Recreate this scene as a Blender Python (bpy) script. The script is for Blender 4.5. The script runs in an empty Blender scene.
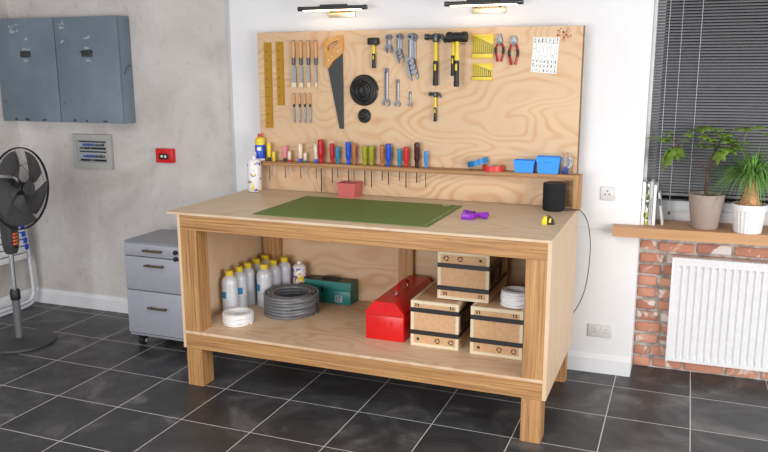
import bpy, bmesh, math, random
from mathutils import Vector, Matrix
R = random.Random(7)
scn = bpy.context.scene
COL = scn.collection
PI = math.pi

# ------------------------------------------------------------------ camera
F, YAW, PITCH, ROLL = 769.256, .373655, .200098, -.0026305
CAM = Vector((2.37284, -3.81937, 1.5831))
fw = Vector((-math.sin(YAW)*math.cos(PITCH), math.cos(YAW)*math.cos(PITCH), -math.sin(PITCH)))
rt0 = Vector((math.cos(YAW), math.sin(YAW), 0)); up0 = rt0.cross(fw)
rt = rt0*math.cos(ROLL)+up0*math.sin(ROLL); up = -rt0*math.sin(ROLL)+up0*math.cos(ROLL)
cd = bpy.data.cameras.new('camera'); cam = bpy.data.objects.new('camera', cd); COL.objects.link(cam)
cam.matrix_world = Matrix(((rt.x, up.x, -fw.x, CAM.x), (rt.y, up.y, -fw.y, CAM.y), (rt.z, up.z, -fw.z, CAM.z), (0, 0, 0, 1)))
cd.sensor_width = 36; cd.lens = F/768*36; cd.clip_start = .05
scn.camera = cam

def at(px, py, y):
    """point of the vertical plane y=const that was measured at (px,py) in the 768x452 photograph"""
    d = fw + rt*((px-384)/F) - up*((py-226)/F)
    return CAM + d*((y-CAM.y)/d.y)

# ------------------------------------------------------------------ materials
def lin(c):
    return tuple((v/255/12.92 if v/255 <= .04045 else ((v/255+.055)/1.055)**2.4) for v in c)+(1,)
class NT:
    def __init__(s, name):
        s.m = bpy.data.materials.new(name); s.m.use_nodes = True; s.t = s.m.node_tree
        s.b = s.t.nodes['Principled BSDF']
    def n(s, kind, **kw):
        n = s.t.nodes.new(kind)
        for k, v in kw.items(): setattr(n, k, v)
        return n
    def l(s, a, b): s.t.links.new(a, b)
    def coord(s, scale=(1, 1, 1), rot=(0, 0, 0), loc=(0, 0, 0), src='Object'):
        tc = s.n('ShaderNodeTexCoord'); mp = s.n('ShaderNodeMapping')
        mp.inputs['Scale'].default_value = scale; mp.inputs['Rotation'].default_value = rot; mp.inputs['Location'].default_value = loc
        s.l(tc.outputs[src], mp.inputs['Vector']); return mp.outputs[0]
    def noise(s, vec, scale, detail=3, rough=.5, dist=0):
        n = s.n('ShaderNodeTexNoise'); n.inputs['Scale'].default_value = scale; n.inputs['Detail'].default_value = detail
        n.inputs['Roughness'].default_value = rough; n.inputs['Distortion'].default_value = dist
        s.l(vec, n.inputs['Vector']); return n.outputs['Fac']
    def math(s, op, a, b=None, c=None):
        n = s.n('ShaderNodeMath', operation=op)
        for i, v in enumerate((a, b, c)):
            if v is None: continue
            if isinstance(v, (int, float)): n.inputs[i].default_value = v
            else: s.l(v, n.inputs[i])
        return n.outputs[0]
    def ramp(s, fac, stops, interp='LINEAR'):
        n = s.n('ShaderNodeValToRGB'); cr = n.color_ramp; cr.interpolation = interp
        while len(cr.elements) < len(stops): cr.elements.new(.5)
        for e, (p, c) in zip(cr.elements, stops):
            e.position = p; e.color = lin(c)
        s.l(fac, n.inputs[0]); return n.outputs[0]
    def mix(s, fac, a, b, mode='MIX'):
        n = s.n('ShaderNodeMix', data_type='RGBA', blend_type=mode)
        if isinstance(fac, (int, float)): n.inputs[0].default_value = fac
        else: s.l(fac, n.inputs[0])
        for i, v in ((6, a), (7, b)):
            if isinstance(v, tuple): n.inputs[i].default_value = lin(v)
            else: s.l(v, n.inputs[i])
        return n.outputs[2]
    def bump(s, h, strength=.2, dist=.002):
        n = s.n('ShaderNodeBump'); n.inputs['Strength'].default_value = strength; n.inputs['Distance'].default_value = dist
        s.l(h, n.inputs['Height']); s.l(n.outputs[0], s.b.inputs['Normal'])
    def out(s, col=None, rough=None, metal=0, spec=None):
        if col is not None:
            if isinstance(col, tuple): s.b.inputs['Base Color'].default_value = lin(col)
            else: s.l(col, s.b.inputs['Base Color'])
        if rough is not None:
            if isinstance(rough, (int, float)): s.b.inputs['Roughness'].default_value = rough
            else: s.l(rough, s.b.inputs['Roughness'])
        s.b.inputs['Metallic'].default_value = metal
        if spec is not None: s.b.inputs['Specular IOR Level'].default_value = spec
        return s.m

def plain(name, c, rough=.5, metal=0, var=.08, scale=30, spec=None, bump=0):
    t = NT(name); v = t.coord()
    n = t.noise(v, scale, 3)
    dark = tuple(int(x*(1-var)) for x in c); lite = tuple(min(255, int(x*(1+var*.5))) for x in c)
    t.out(t.ramp(n, [(.3, dark), (.7, lite)]), rough, metal, spec)
    if bump: t.bump(t.noise(v, scale*4, 2), bump, .001)
    return t.m

def ply(name, base=(226, 196, 158), mark=(205, 156, 108), scale=(1.1, 1.1, 3.2), loc=(0, 0, 0), rings=34, strength=.75, rough=.5):
    t = NT(name); v = t.coord(scale, loc=loc)
    n1 = t.noise(v, 1.15, 1.6, .45, .35)
    s = t.math('SINE', t.math('MULTIPLY', n1, rings))
    s = t.math('MULTIPLY_ADD', s, .5, .5)
    s = t.math('POWER', s, 2.6)
    brk = t.noise(t.coord(scale, loc=(3, 1, 2)), 2.2, 2)
    s = t.math('MULTIPLY', s, t.math('MULTIPLY_ADD', brk, 2.2, -.45))
    fib = t.noise(t.coord((scale[0]*4, scale[1]*4, scale[2]*30)), 3, 3)
    big = t.noise(v, .9, 2)
    c = t.ramp(big, [(.35, tuple(int(x*.95) for x in base)), (.65, base)])
    s = t.math('MULTIPLY', s, strength); s.node.use_clamp = True
    c = t.mix(s, c, mark)
    c = t.mix(t.math('MULTIPLY', fib, .32), c, tuple(int(x*.82) for x in base))
    t.out(c, rough); t.bump(fib, .06, .001)
    return t.m

def lam(name, axis, tint=1.0):
    """edge-grain laminated veneer lumber, stripes run along the given axis"""
    k = {'x': (2.2, 120, 120), 'z': (120, 120, 2.2), 'y': (120, 2.2, 120)}[axis]
    t = NT(name)
    a = t.noise(t.coord(k), 1, 3, .6, .1)
    b = t.noise(t.coord(tuple(q*.35 for q in k), loc=(5, 2, 1)), 1, 2)
    k2 = {'x': (14, 260, 260), 'z': (260, 260, 14), 'y': (260, 14, 260)}[axis]
    f = t.noise(t.coord(k2), 1, 2)
    T = lambda c: tuple(int(min(255, x*tint)) for x in c)
    c = t.ramp(a, [(.28, T((110, 72, 38))), (.42, T((155, 109, 64))), (.55, T((180, 134, 84))), (.72, T((202, 158, 106)))])
    c = t.mix(t.math('MULTIPLY', b, .45), c, T((192, 146, 96)))
    c = t.mix(t.math('MULTIPLY', t.math('GREATER_THAN', f, .66), .45), c, T((104, 62, 34)))
    t.out(c, .5); t.bump(a, .08, .001)
    return t.m

M = {}
M['ply_board'] = ply('pine_ply_board', (226, 192, 153), (202, 146, 98), (1.5, 1, 3.2), loc=(3.4, 0, .9), rings=110, strength=.75)
M['ply_top'] = ply('pine_ply_top', (226, 202, 172), (206, 168, 126), (.8, 2.6, 1.1), (0.3, 0, 0), 90, .6)
M['ply_shelf'] = ply('pine_ply_shelf', (230, 202, 170), (208, 158, 114), (1.2, 3.0, 1), (4, .2, 0), 100, .75)
M['ply_side'] = ply('pine_ply_side', (230, 202, 168), (214, 172, 132), (2, 2.6, 1.0), (1.2, .4, 2), 50, .5)
M['ply_back'] = ply('pine_ply_back', (222, 188, 150), (198, 148, 104), (1.2, 1, 2.6), (7, 0, 1.4), 100, .75)
M['ply_edge'] = lam('ply_edge', 'x', 1.12)
M['ply_edge_dark'] = lam('ply_edge_dark', 'z', .72)
M['lam_x'] = lam('laminated_rail', 'x'); M['lam_z'] = lam('laminated_leg', 'z')
M['ledge'] = lam('ledge_wood', 'x', .93)
M['sill'] = ply('oak_sill', (206, 158, 112), (178, 124, 80), (.9, 4, 8), (0, .3, 0), 22, .7)

def plaster():
    t = NT('bare_grey_plaster'); v = t.coord()
    a = t.noise(v, 2.2, 6, .62, .6); b = t.noise(t.coord((1, 1, .6), loc=(4, 0, 1)), 7, 5, .6, .3)
    c = t.ramp(a, [(.3, (166, 159, 155)), (.44, (196, 190, 187)), (.58, (208, 203, 200)), (.72, (222, 218, 215))])
    c = t.mix(t.math('MULTIPLY', b, .45), c, (208, 203, 200))
    f = t.math('MULTIPLY', t.math('GREATER_THAN', t.noise(v, 20, 5, .65), .62), .28)
    c = t.mix(f, c, (168, 161, 157))
    t.out(c, .85); t.bump(b, .25, .004); return t.m
M['plaster'] = plaster()
def paint():
    t = NT('white_wall_paint'); v = t.coord()
    a = t.noise(v, 1.6, 4, .55, .3)
    t.out(t.ramp(a, [(.3, (228, 228, 230)), (.7, (238, 238, 240))]), .7); t.bump(t.noise(v, 40, 4), .08, .002); return t.m
M['paint'] = paint()
M['white_trim'] = plain('white_trim_paint', (232, 233, 236), .4, var=.03, scale=6)
M['ceiling'] = plain('ceiling_white', (205, 205, 205), .9, var=.03)

def tiles():
    a, b, gx, gy, g = .36567, .37022, -.4442, -1.4477, .0034
    t = NT('slate_floor_tiles'); tc = t.n('ShaderNodeTexCoord'); sp = t.n('ShaderNodeSeparateXYZ'); t.l(tc.outputs['Object'], sp.inputs[0])
    u = t.math('DIVIDE', t.math('SUBTRACT', sp.outputs[0], gx), a); w = t.math('DIVIDE', t.math('SUBTRACT', sp.outputs[1], gy), b)
    du = t.math('MULTIPLY', t.math('PINGPONG', u, .5), a); dv = t.math('MULTIPLY', t.math('PINGPONG', w, .5), b)
    d = t.math('MINIMUM', du, dv); grout = t.math('LESS_THAN', d, g/2+.0004)
    cx = t.n('ShaderNodeCombineXYZ'); t.l(t.math('FLOOR', u), cx.inputs[0]); t.l(t.math('FLOOR', w), cx.inputs[1])
    wn = t.n('ShaderNodeTexWhiteNoise'); t.l(cx.outputs[0], wn.inputs['Vector'])
    off = t.n('ShaderNodeVectorMath', operation='MULTIPLY_ADD'); t.l(wn.outputs['Color'], off.inputs[0]); off.inputs[1].default_value = (20, 20, 20); t.l(tc.outputs['Object'], off.inputs[2])
    n1 = t.noise(off.outputs[0], 3.0, 7, .62, 1.2); n2 = t.noise(off.outputs[0], 9, 5, .6, .6)
    c = t.ramp(n1, [(.3, (46, 46, 48)), (.48, (62, 62, 64)), (.58, (82, 82, 83)), (.7, (122, 121, 120))])
    c = t.mix(t.math('MULTIPLY', wn.outputs['Value'], .3), c, (44, 44, 46))
    c = t.mix(t.math('MULTIPLY', n2, .25), c, (74, 73, 73))
    c = t.mix(grout, c, (206, 204, 200))
    t.out(c, t.math('MULTIPLY_ADD', n2, .3, t.math('MULTIPLY_ADD', grout, .3, .27)), 0, .45)
    h = t.math('ADD', t.math('MULTIPLY', n1, .6), t.math('MULTIPLY', t.math('LESS_THAN', d, g/2+.001), -.8))
    t.bump(h, .3, .003); return t.m
M['tiles'] = tiles()

def brick():
    t = NT('reclaimed_red_brick'); g = t.n('ShaderNodeNewGeometry'); rnd = g.outputs['Random Per Island']
    v = t.coord()
    c = t.ramp(rnd, [(0, (160, 106, 88)), (.3, (194, 130, 104)), (.55, (210, 148, 120)), (.8, (182, 120, 98)), (1, (216, 166, 142))])
    n = t.noise(v, 14, 5, .65, .5)
    c = t.mix(t.math('MULTIPLY', n, .55), c, (214, 158, 134))
    # old limewash left in patches
    m = t.n('ShaderNodeVectorMath', operation='MULTIPLY_ADD'); t.l(v, m.inputs[0]); m.inputs[1].default_value = (1, 1, 1)
    cb = t.n('ShaderNodeCombineXYZ'); t.l(t.math('MULTIPLY', rnd, 9), cb.inputs[0]); t.l(cb.outputs[0], m.inputs[2])
    p = t.noise(m.outputs[0], 9, 4, .6, .8)
    f = t.math('MULTIPLY', t.math('SUBTRACT', p, .535), 14); f.node.use_clamp = True
    c = t.mix(f, c, (226, 216, 208))
    t.out(c, .85); t.bump(n, .6, .006); return t.m
M['brick'] = brick()
M['mortar'] = plain('grey_mortar', (180, 172, 165), .95, var=.25, scale=25, bump=.6)

def worn_metal():
    t = NT('worn_bluegrey_steel'); v = t.coord()
    a = t.noise(v, 3, 4, .6); c = t.ramp(a, [(.3, (106, 119, 131)), (.7, (126, 139, 151))])
    s = t.noise(t.coord((9, 9, 3.5)), 2.2, 6, .72, 1.4)
    f = t.math('MULTIPLY', t.math('GREATER_THAN', s, .72), .8)
    c = t.mix(f, c, (44, 44, 48))
    s2 = t.noise(t.coord((4, 4, 9), loc=(3, 3, 3)), 4, 5, .7)
    c = t.mix(t.math('MULTIPLY', t.math('GREATER_THAN', s2, .71), .35), c, (170, 176, 182))
    t.out(c, .42, .15); t.bump(a, .15, .004); return t.m
M['worn'] = worn_metal()
def splat(name, base, cols, scale=22, thr=.5):
    t = NT(name); v = t.coord()
    a = t.noise(v, scale, 2, .5, .3); n = t.noise(t.coord(loc=(3, 4, 5)), scale*.6, 1)
    st = [(i/len(cols)*.5+.25, c) for i, c in enumerate(cols)]
    c = t.mix(t.math('GREATER_THAN', a, thr), base, t.ramp(n, st, 'CONSTANT'))
    t.out(c, .35); return t.m
M['can_label'] = splat('spray_can_label', (236, 236, 238), [(214, 60, 60), (236, 200, 60), (70, 60, 200), (240, 214, 80), (180, 60, 120)], 34, .6)
M['can_label_small'] = splat('small_can_label', (236, 236, 238), [(214, 40, 50), (240, 200, 40), (70, 60, 170), (230, 120, 40)], 26, .5)
M['book_photo'] = splat('book_photo', (226, 226, 216), [(90, 120, 50), (60, 90, 40), (190, 180, 70), (120, 150, 70)], 30, .46)
M['book_white_dots'] = splat('book_flower', (236, 236, 234), [(210, 190, 90), (120, 140, 120), (225, 205, 120)], 16, .62)
M['bottle'] = plain('silver_bottle', (212, 216, 222), .35, .1, .02)
for n, c, r, m in [
    ('white_plastic', (236, 236, 236), .35, 0), ('white_gloss', (230, 230, 232), .25, 0), ('yellow', (232, 206, 52), .4, 0), ('black', (24, 24, 26), .45, 0),
    ('black_rubber', (26, 26, 28), .6, 0), ('dark_grey', (58, 58, 60), .45, 0), ('mid_grey', (104, 106, 108), .45, .2), ('chrome', (200, 202, 206), .18, 1),
    ('spanner_chrome', (118, 119, 124), .34, 1), ('steel', (176, 178, 182), .32, 1), ('dark_steel', (84, 86, 90), .35, .8), ('brass', (232, 214, 176), .3, 1), ('antique_brass', (120, 104, 78), .35, .9), ('red', (206, 34, 34), .35, 0),
    ('red_paint', (214, 24, 26), .3, 0), ('teal_paint', (24, 122, 114), .38, 0), ('teal_dark', (38, 50, 50), .42, 0), ('cabinet_grey', (170, 172, 182), .42, .1),
    ('gap', (60, 60, 64), .6, 0), ('fan_blade', (82, 82, 84), .45, 0), ('blue', (20, 74, 196), .35, 0), ('light_blue', (48, 140, 226), .35, 0), ('bin_blue', (20, 148, 246), .4, 0), ('teal', (24, 130, 170), .35, 0),
    ('olive', (150, 154, 24), .35, 0), ('dark_red', (178, 22, 30), .3, 0), ('maroon', (62, 22, 22), .3, 0), ('pink', (222, 128, 146), .4, 0), ('clear', (226, 208, 188), .2, 0),
    ('green', (40, 120, 70), .35, 0), ('terracotta', (206, 104, 104), .6, 0), ('purple', (142, 40, 190), .35, 0), ('red_tape', (214, 58, 56), .4, 0), ('blue_tape', (22, 122, 190), .4, 0),
    ('tape_core', (224, 214, 196), .8, 0), ('cream', (226, 212, 182), .7, 0), ('paper', (242, 242, 240), .8, 0), ('ink', (40, 40, 44), .7, 0), ('orange', (232, 110, 60), .4, 0),
    ('box_grey', (172, 171, 168), .5, 0), ('deep_blue', (28, 60, 160), .4, 0), ('label_blue', (40, 130, 178), .5, 0), ('label_grey', (160, 165, 170), .5, 0), ('white_tube', (226, 228, 234), .3, .1),
    ('frame_white', (226, 226, 228), .45, 0), ('taupe_pot', (164, 146, 136), .7, 0), ('soil', (60, 46, 36), .95, 0), ('sticker', (160, 167, 175), .7, 0), ('grey_white', (196, 198, 200), .6, 0),
    ('mat_green', (92, 120, 48), .55, 0), ('mat_line', (102, 130, 60), .55, 0), ('mat_logo', (214, 222, 200), .6, 0), ('gold_ruler', (182, 134, 24), .4, .25), ('ruler_tick', (110, 76, 14), .5, 0),
    ('speck', (170, 84, 60), .8, 0), ('blackout', (40, 41, 44), .9, 0), ('socket', (214, 214, 214), .35, 0), ('cabinet_top', (150, 152, 160), .45, .1), ('sage', (74, 84, 84), .6, 0),
]: M[n] = plain(n, c, r, m, .02)
M['kraft'] = plain('kraft_card', (210, 168, 126), .8, 0, .05, 60)
M['beech'] = ply('beech_handle', (214, 160, 106), (180, 116, 66), (20, 20, 6), rings=20)
M['brown_handle'] = plain('brown_handle', (176, 106, 60), .35, 0, .15, 60)
M['saw_wood'] = ply('saw_handle_wood', (224, 166, 92), (196, 124, 54), (10, 10, 14), rings=26)
M['slat'] = plain('blind_slat', (128, 128, 131), .6, 0, .03)
M['coil_grey'] = plain('grey_hose', (112, 113, 117), .4, 0, .1, 60)
M['coil_black'] = plain('black_hose', (26, 26, 27), .4, 0, .1, 60)
M['leaf'] = plain('green_leaf', (120, 152, 60), .45, 0, .3, 18)
M['leaf_palm'] = plain('palm_leaf', (122, 168, 84), .45, 0, .25, 14)
M['bark'] = plain('dark_bark', (92, 70, 54), .85, 0, .3, 60, bump=.6)
M['palm_bark'] = plain('palm_bark', (186, 142, 98), .85, 0, .3, 45, bump=.6)
def emit(name, c, s):
    t = NT(name); t.out((255, 255, 255), .5); t.b.inputs['Emission Color'].default_value = lin(c); t.b.inputs['Emission Strength'].default_value = s; return t.m
M['lamp_glow'] = emit('lamp_diffuser', (255, 214, 170), 14)
def glass(name, tint=(255, 255, 255), rough=0.0, alpha=1):
    t = NT(name); t.out(tint, rough); t.b.inputs['Transmission Weight'].default_value = 1; t.b.inputs['IOR'].default_value = 1.3
    t.b.inputs['Alpha'].default_value = alpha; return t.m
def thin_glass():
    t = NT('window_glass'); tr = t.n('ShaderNodeBsdfTransparent'); gl = t.n('ShaderNodeBsdfGlossy'); gl.inputs['Roughness'].default_value = .02
    mx = t.n('ShaderNodeMixShader'); mx.inputs[0].default_value = .012; t.l(tr.outputs[0], mx.inputs[1]); t.l(gl.outputs[0], mx.inputs[2])
    t.l(mx.outputs[0], t.t.nodes['Material Output'].inputs['Surface']); return t.m
M['glass'] = thin_glass(); M['polybag'] = glass('clear_polythene', (240, 240, 244), .35, .75)

# ------------------------------------------------------------------ mesh building
class MB:
    def __init__(s, *mats): s.bm = bmesh.new(); s.mats = [M[m] for m in mats]; s.mi = 0
    def _new(s, f): f.material_index = s.mi
    def box(s, x0, x1, y0, y1, z0, z1, bev=0, seg=2):
        r = bmesh.ops.create_cube(s.bm, size=1)
        for v in r['verts']: v.co = Vector((x0 if v.co.x < 0 else x1, y0 if v.co.y < 0 else y1, z0 if v.co.z < 0 else z1))
        fs = {f for v in r['verts'] for f in v.link_faces}
        for f in fs: s._new(f)
        if bev:
            es = list({e for v in r['verts'] for e in v.link_edges})
            q = bmesh.ops.bevel(s.bm, geom=es, offset=bev, segments=seg, affect='EDGES', profile=.5)
            for f in q['faces']: s._new(f)
        return s
    def loft(s, rings, closed=True, cap0=True, cap1=True):
        vs = [[s.bm.verts.new(p) for p in r] for r in rings]
        n = len(vs[0])
        for a, b in zip(vs, vs[1:]):
            for i in range(n if closed else n-1):
                j = (i+1) % n
                try: s._new(s.bm.faces.new((a[i], a[j], b[j], b[i])))
                except ValueError: pass
        if closed and cap0 and n > 2: s._new(s.bm.faces.new(list(reversed(vs[0]))))
        if closed and cap1 and n > 2: s._new(s.bm.faces.new(vs[-1]))
        return s
    def tube(s, pts, r, n=8, closed=False):
        pts = [Vector(p) for p in pts]; m = len(pts); rings = []
        rr = r if isinstance(r, (list, tuple)) else [r]*m
        prev = None
        for i, p in enumerate(pts):
            a = pts[i-1] if (i or closed) else p; b = pts[(i+1) % m] if (i < m-1 or closed) else p
            t = (b-a).normalized()
            if prev is None:
                u = t.orthogonal().normalized()
            else:
                u = prev - t*prev.dot(t)
                u = u.normalized() if u.length > 1e-6 else t.orthogonal().normalized()
            prev = u; w = t.cross(u)
            rings.append([p+(u*math.cos(2*PI*k/n)+w*math.sin(2*PI*k/n))*rr[i] for k in range(n)])
        if closed:
            rings.append(rings[0]); 
            vs = [[s.bm.verts.new(p) for p in q] for q in rings[:-1]]
            # match the seam twist by nearest vertex
            off = min(range(n), key=lambda o: sum((vs[0][(k+o) % n].co-vs[-1][k].co).length for k in range(n)))
            for i in range(m):
                A = vs[i]; B = vs[(i+1) % m]; o = off if i == m-1 else 0
                for k in range(n):
                    s._new(s.bm.faces.new((A[k], A[(k+1) % n], B[(k+1+o) % n], B[(k+o) % n])))
            return s
        return s.loft(rings)
    def cyl(s, p0, p1, r0, r1=None, n=20):
        return s.tube([p0, p1], [r0, r0 if r1 is None else r1], n)
    def lathe(s, prof, c=(0, 0, 0), n=24, a0=0, a1=2*PI, axis='z', mats=None, flute=0):
        full = abs(a1-a0-2*PI) < 1e-6; k = n if full else n+1
        def P(r, z, i):
            a = a0+(a1-a0)*i/n
            if flute: r = r*(1+flute*math.cos(a*24))
            q = (r*math.cos(a), r*math.sin(a), z)
            if axis == 'x': q = (z, q[0], q[1])
            if axis == 'y': q = (q[0], z, q[1])
            return Vector(q)+Vector(c)
        vs = []
        for r, z in prof:
            if r < 1e-7: v = s.bm.verts.new(P(0, z, 0)); vs.append([v]*k)
            else: vs.append([s.bm.verts.new(P(r, z, i)) for i in range(k)])
        for j, (a, b) in enumerate(zip(vs, vs[1:])):
            for i in range(n):
                i2 = (i+1) % k
                q = []
                for v in (a[i], a[i2], b[i2], b[i]):
                    if v not in q: q.append(v)
                if len(q) < 3: continue
                f = s.bm.faces.new(q); f.material_index = mats[j] if mats else s.mi
        return s
    def prism(s, poly, t0, t1, axis='y'):
        m = {'y': lambda p, t: (p[0], t, p[1]), 'x': lambda p, t: (t, p[0], p[1]), 'z': lambda p, t: (p[0], p[1], t)}[axis]
        return s.loft([[Vector(m(p, t0)) for p in poly], [Vector(m(p, t1)) for p in poly]])
    def add_mesh(s, me, mat=None):
        n0 = len(s.bm.faces); s.bm.from_mesh(me); s.bm.faces.ensure_lookup_table()
        for f in s.bm.faces[n0:]: f.material_index = s.mi
        if mat is not None:
            pass
        return s
    def shape(s, outlines, t0, t1, bev=0):
        """flat outlines (holes allowed) in the local XZ plane, thickened from y=t0 to y=t1"""
        cu = bpy.data.curves.new('tmp', 'CURVE'); cu.dimensions = '2D'; cu.fill_mode = 'BOTH'
        for o in outlines:
            sp = cu.splines.new('POLY'); sp.points.add(len(o)-1); sp.use_cyclic_u = True
            for p, q in zip(sp.points, o): p.co = (q[0], q[1], 0, 1)
        cu.extrude = (t1-t0)/2-bev; cu.bevel_depth = bev
        ob = bpy.data.objects.new('tmp', cu); COL.objects.link(ob)
        dg = bpy.context.evaluated_depsgraph_get(); me = bpy.data.meshes.new_from_object(ob.evaluated_get(dg))
        bpy.data.objects.remove(ob); bpy.data.curves.remove(cu)
        for v in me.vertices:
            x, y, z = v.co; v.co = (x, (t0+t1)/2-z, y)
        s.add_mesh(me); bpy.data.meshes.remove(me)
        return s
    def xf(s, mat, start=0):
        s.bm.verts.ensure_lookup_table()
        for v in s.bm.verts[start:]: v.co = mat @ v.co
        return s
    def build(s, name, parent=None, loc=(0, 0, 0), rot=None, smooth=38, recalc=True):
        bmesh.ops.remove_doubles(s.bm, verts=s.bm.verts, dist=1e-6)
        if recalc: bmesh.ops.recalc_face_normals(s.bm, faces=s.bm.faces)
        me = bpy.data.meshes.new(name); s.bm.to_mesh(me); s.bm.free()
        for m in s.mats: me.materials.append(m)
        if smooth:
            for p in me.polygons: p.use_smooth = True
            me.set_sharp_from_angle(angle=math.radians(smooth))
        ob = bpy.data.objects.new(name, me); COL.objects.link(ob)
        ob.location = loc
        if rot: ob.rotation_euler = rot
        if parent: ob.parent = parent
        return ob

def tag(o, label=None, cat=None, group=None, kind=None):
    if label: o['label'] = label
    if cat: o['category'] = cat
    if group: o['group'] = group
    if kind: o['kind'] = kind
    return o
def empty(name, loc, label, cat, group=None, rz=0):
    o = bpy.data.objects.new(name, None); COL.objects.link(o); o.empty_display_size = .05
    o.location = loc; o.rotation_euler = (0, 0, rz)
    return tag(o, label, cat, group)
def dup(root, loc, label, group=None, rz=None):
    r = root.copy(); COL.objects.link(r); r.location = loc; r['label'] = label
    if group: r['group'] = group
    if rz is not None: r.rotation_euler = (0, 0, rz)
    for ch in list(root.children):
        c = ch.copy(); COL.objects.link(c); c.parent = r
        for g in list(ch.children):
            d = g.copy(); COL.objects.link(d); d.parent = c
    return r
def struct(o, cat='setting', label=None):
    o['kind'] = 'structure'; o['category'] = cat
    if label: o['label'] = label
    return o
def circle(cx, cy, r, n=24, a0=0): return [(cx+r*math.cos(a0+2*PI*i/n), cy+r*math.sin(a0+2*PI*i/n)) for i in range(n)]
def smoothpath(pts, n=8):
    """Catmull-Rom through points"""
    P = [Vector(p) for p in pts]; P = [P[0]*2-P[1]]+P+[P[-1]*2-P[-2]]; out = []
    for i in range(1, len(P)-2):
        for k in range(n):
            t = k/n; a, b, c, d = P[i-1:i+3]
            out.append(.5*((2*b)+(c-a)*t+(2*a-5*b+4*c-d)*t*t+(3*b-a-3*c+d)*t**3))
    out.append(P[-2]); return out

# ------------------------------------------------------------------ the room
SL = .0212                                   # the long wall runs 1.2 degrees off the bench
def wy(x): return .158+SL*x
CEIL = 2.62; XL = -1.805; XE = 2.181; XJ = -.15; XR = 3.75
def slab(name, x0, x1, z0, z1, t, front, mats, mi_of=None, cat='wall', label=None):
    m = MB(*mats)
    m.loft([[Vector((x, front(x), z0)), Vector((x, front(x)+t, z0)), Vector((x, front(x)+t, z1)), Vector((x, front(x), z1))] for x in (x0, x1)])
    return struct(m.build(name, smooth=0), cat, label)
struct(MB('tiles').box(XL-.1, XR, -6.2, .62, -.06, 0).build('floor', smooth=0), 'floor', 'dark slate square floor tiles with pale grout')
struct(MB('ceiling').box(XL-.1, XR, -6.2, .62, CEIL, CEIL+.06).build('ceiling', smooth=0), 'ceiling', 'white ceiling above the workshop')
slab('wall_back', XJ, XE, 0, CEIL, .26, wy, ['paint'], label='smooth white painted wall behind the workbench')
slab('wall_plaster', XL-.1, XJ, 0, CEIL, .26, lambda x: wy(x)+.004, ['plaster'], label='bare mottled grey plaster wall left of the workbench')
slab('trim_1', XJ-.012, XJ+.006, 0, CEIL, .02, lambda x: wy(x)-.003, ['grey_white'], cat='trim', label='pale vertical bead where plaster meets white wall')
struct(MB('plaster').box(XL-.1, XL, -6.2, wy(XL)+.1, 0, CEIL).build('wall_left', smooth=0), 'wall', 'grey plaster side wall behind the fan')
def skirting(name, x0, x1, label):
    m = MB('white_trim'); prof = [(-.016, 0), (-.016, .078), (-.012, .084), (-.008, .094), (-.004, .1), (.004, .1), (.004, 0)]
    m.loft([[Vector((x, wy(x)+a, z)) for a, z in prof] for x in (x0, x1)])
    return struct(m.build(name, smooth=0), 'baseboard', label)
skirting('baseboard_back', XL, XE+.004, 'white moulded baseboard along the long wall')
m = MB('white_trim'); prof = [(.016, 0), (.016, .078), (.012, .084), (.008, .094), (.004, .1), (-.004, .1), (-.004, 0)]
m.loft([[Vector((XL+a, y, z)) for a, z in prof] for y in (-3, wy(XL)-.012)]); struct(m.build('baseboard_left', smooth=0), 'baseboard', 'white baseboard on the side wall behind the fan')
# thin ledge line on the white wall level with the sill
slab('trim_2', 1.80, 2.075, .778, .786, .01, lambda x: wy(x)-.006, ['white_trim'], cat='trim', label='thin white trim line on the wall left of the sill')
# window recess: reveal, brick apron, window
YB = lambda x: .372+SL*(x-2.2)
m = MB('paint'); m.box(XE-.002, XE+.004, wy(XE)+.001, .66, .0, CEIL); struct(m.build('wall_reveal', smooth=0), 'wall', 'white reveal at the left side of the window recess')
m = MB('mortar', 'brick')
m.loft([[Vector((x, YB(x)+.006, 0)), Vector((x, YB(x)+.2, 0)), Vector((x, YB(x)+.2, .775)), Vector((x, YB(x)+.006, .775))] for x in (XE+.004, XR)])
m.mi = 1; ch = .0645; rb = random.Random(3)
for k in range(12):
    z0 = .004+k*ch; x = XE+.006-rb.random()*.1 if k % 2 else XE+.006-.07
    while x < XR-.2:
        w = rb.uniform(.145, .19)
        a, b = max(x, XE+.006), x+w
        if b-a > .025:
            o = rb.uniform(-.004, .004); y = YB((a+b)/2)-o
            dz = rb.uniform(-.0025, .0025)
            m.box(a, b, y-.006, y+.05, z0+dz, min(.758, z0+ch-.0145)+dz+rb.uniform(-.004, .002), .009, 2)
        x += w+rb.uniform(.010, .017)
struct(m.build('wall_brick', smooth=50), 'wall', 'exposed red brick under the window sill')
YW = .40
win = MB('frame_white')
X0, X1, Z0, Z1 = XE+.004, XR, .79, 2.5
win.box(X0, X1, YW, YW+.06, Z0, .915, .004); win.box(X0, X0+.05, YW+.004, YW+.056, .9, Z1, .004); win.box(X0, X1, YW, YW+.06, Z1-.06, CEIL, .004)
win.box(3.1, 3.16, YW+.004, YW+.056, .9, Z1, .004); win.box(X0, X1, YW-.012, YW+.01, .862, .872, .002)
win.box(X0, 2.1985, .322, YW-.001, .815, CEIL-.001, .002); w1 = win.build('window_1'); struct(w1, 'window', 'white window frame behind the grey blind')
struct(MB('glass').box(X0+.045, X1, YW+.028, YW+.034, .91, Z1-.05).build('pane', w1, smooth=0), 'window')
struct(MB('blackout').box(X0, XR, .78, .84, -.1, CEIL).build('blackout_sheet', smooth=0), 'wall', 'dark sheet added beyond the window glass to black out the blind gaps')  # added sheet, blocks the bright world so gaps between slats stay dark
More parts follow.
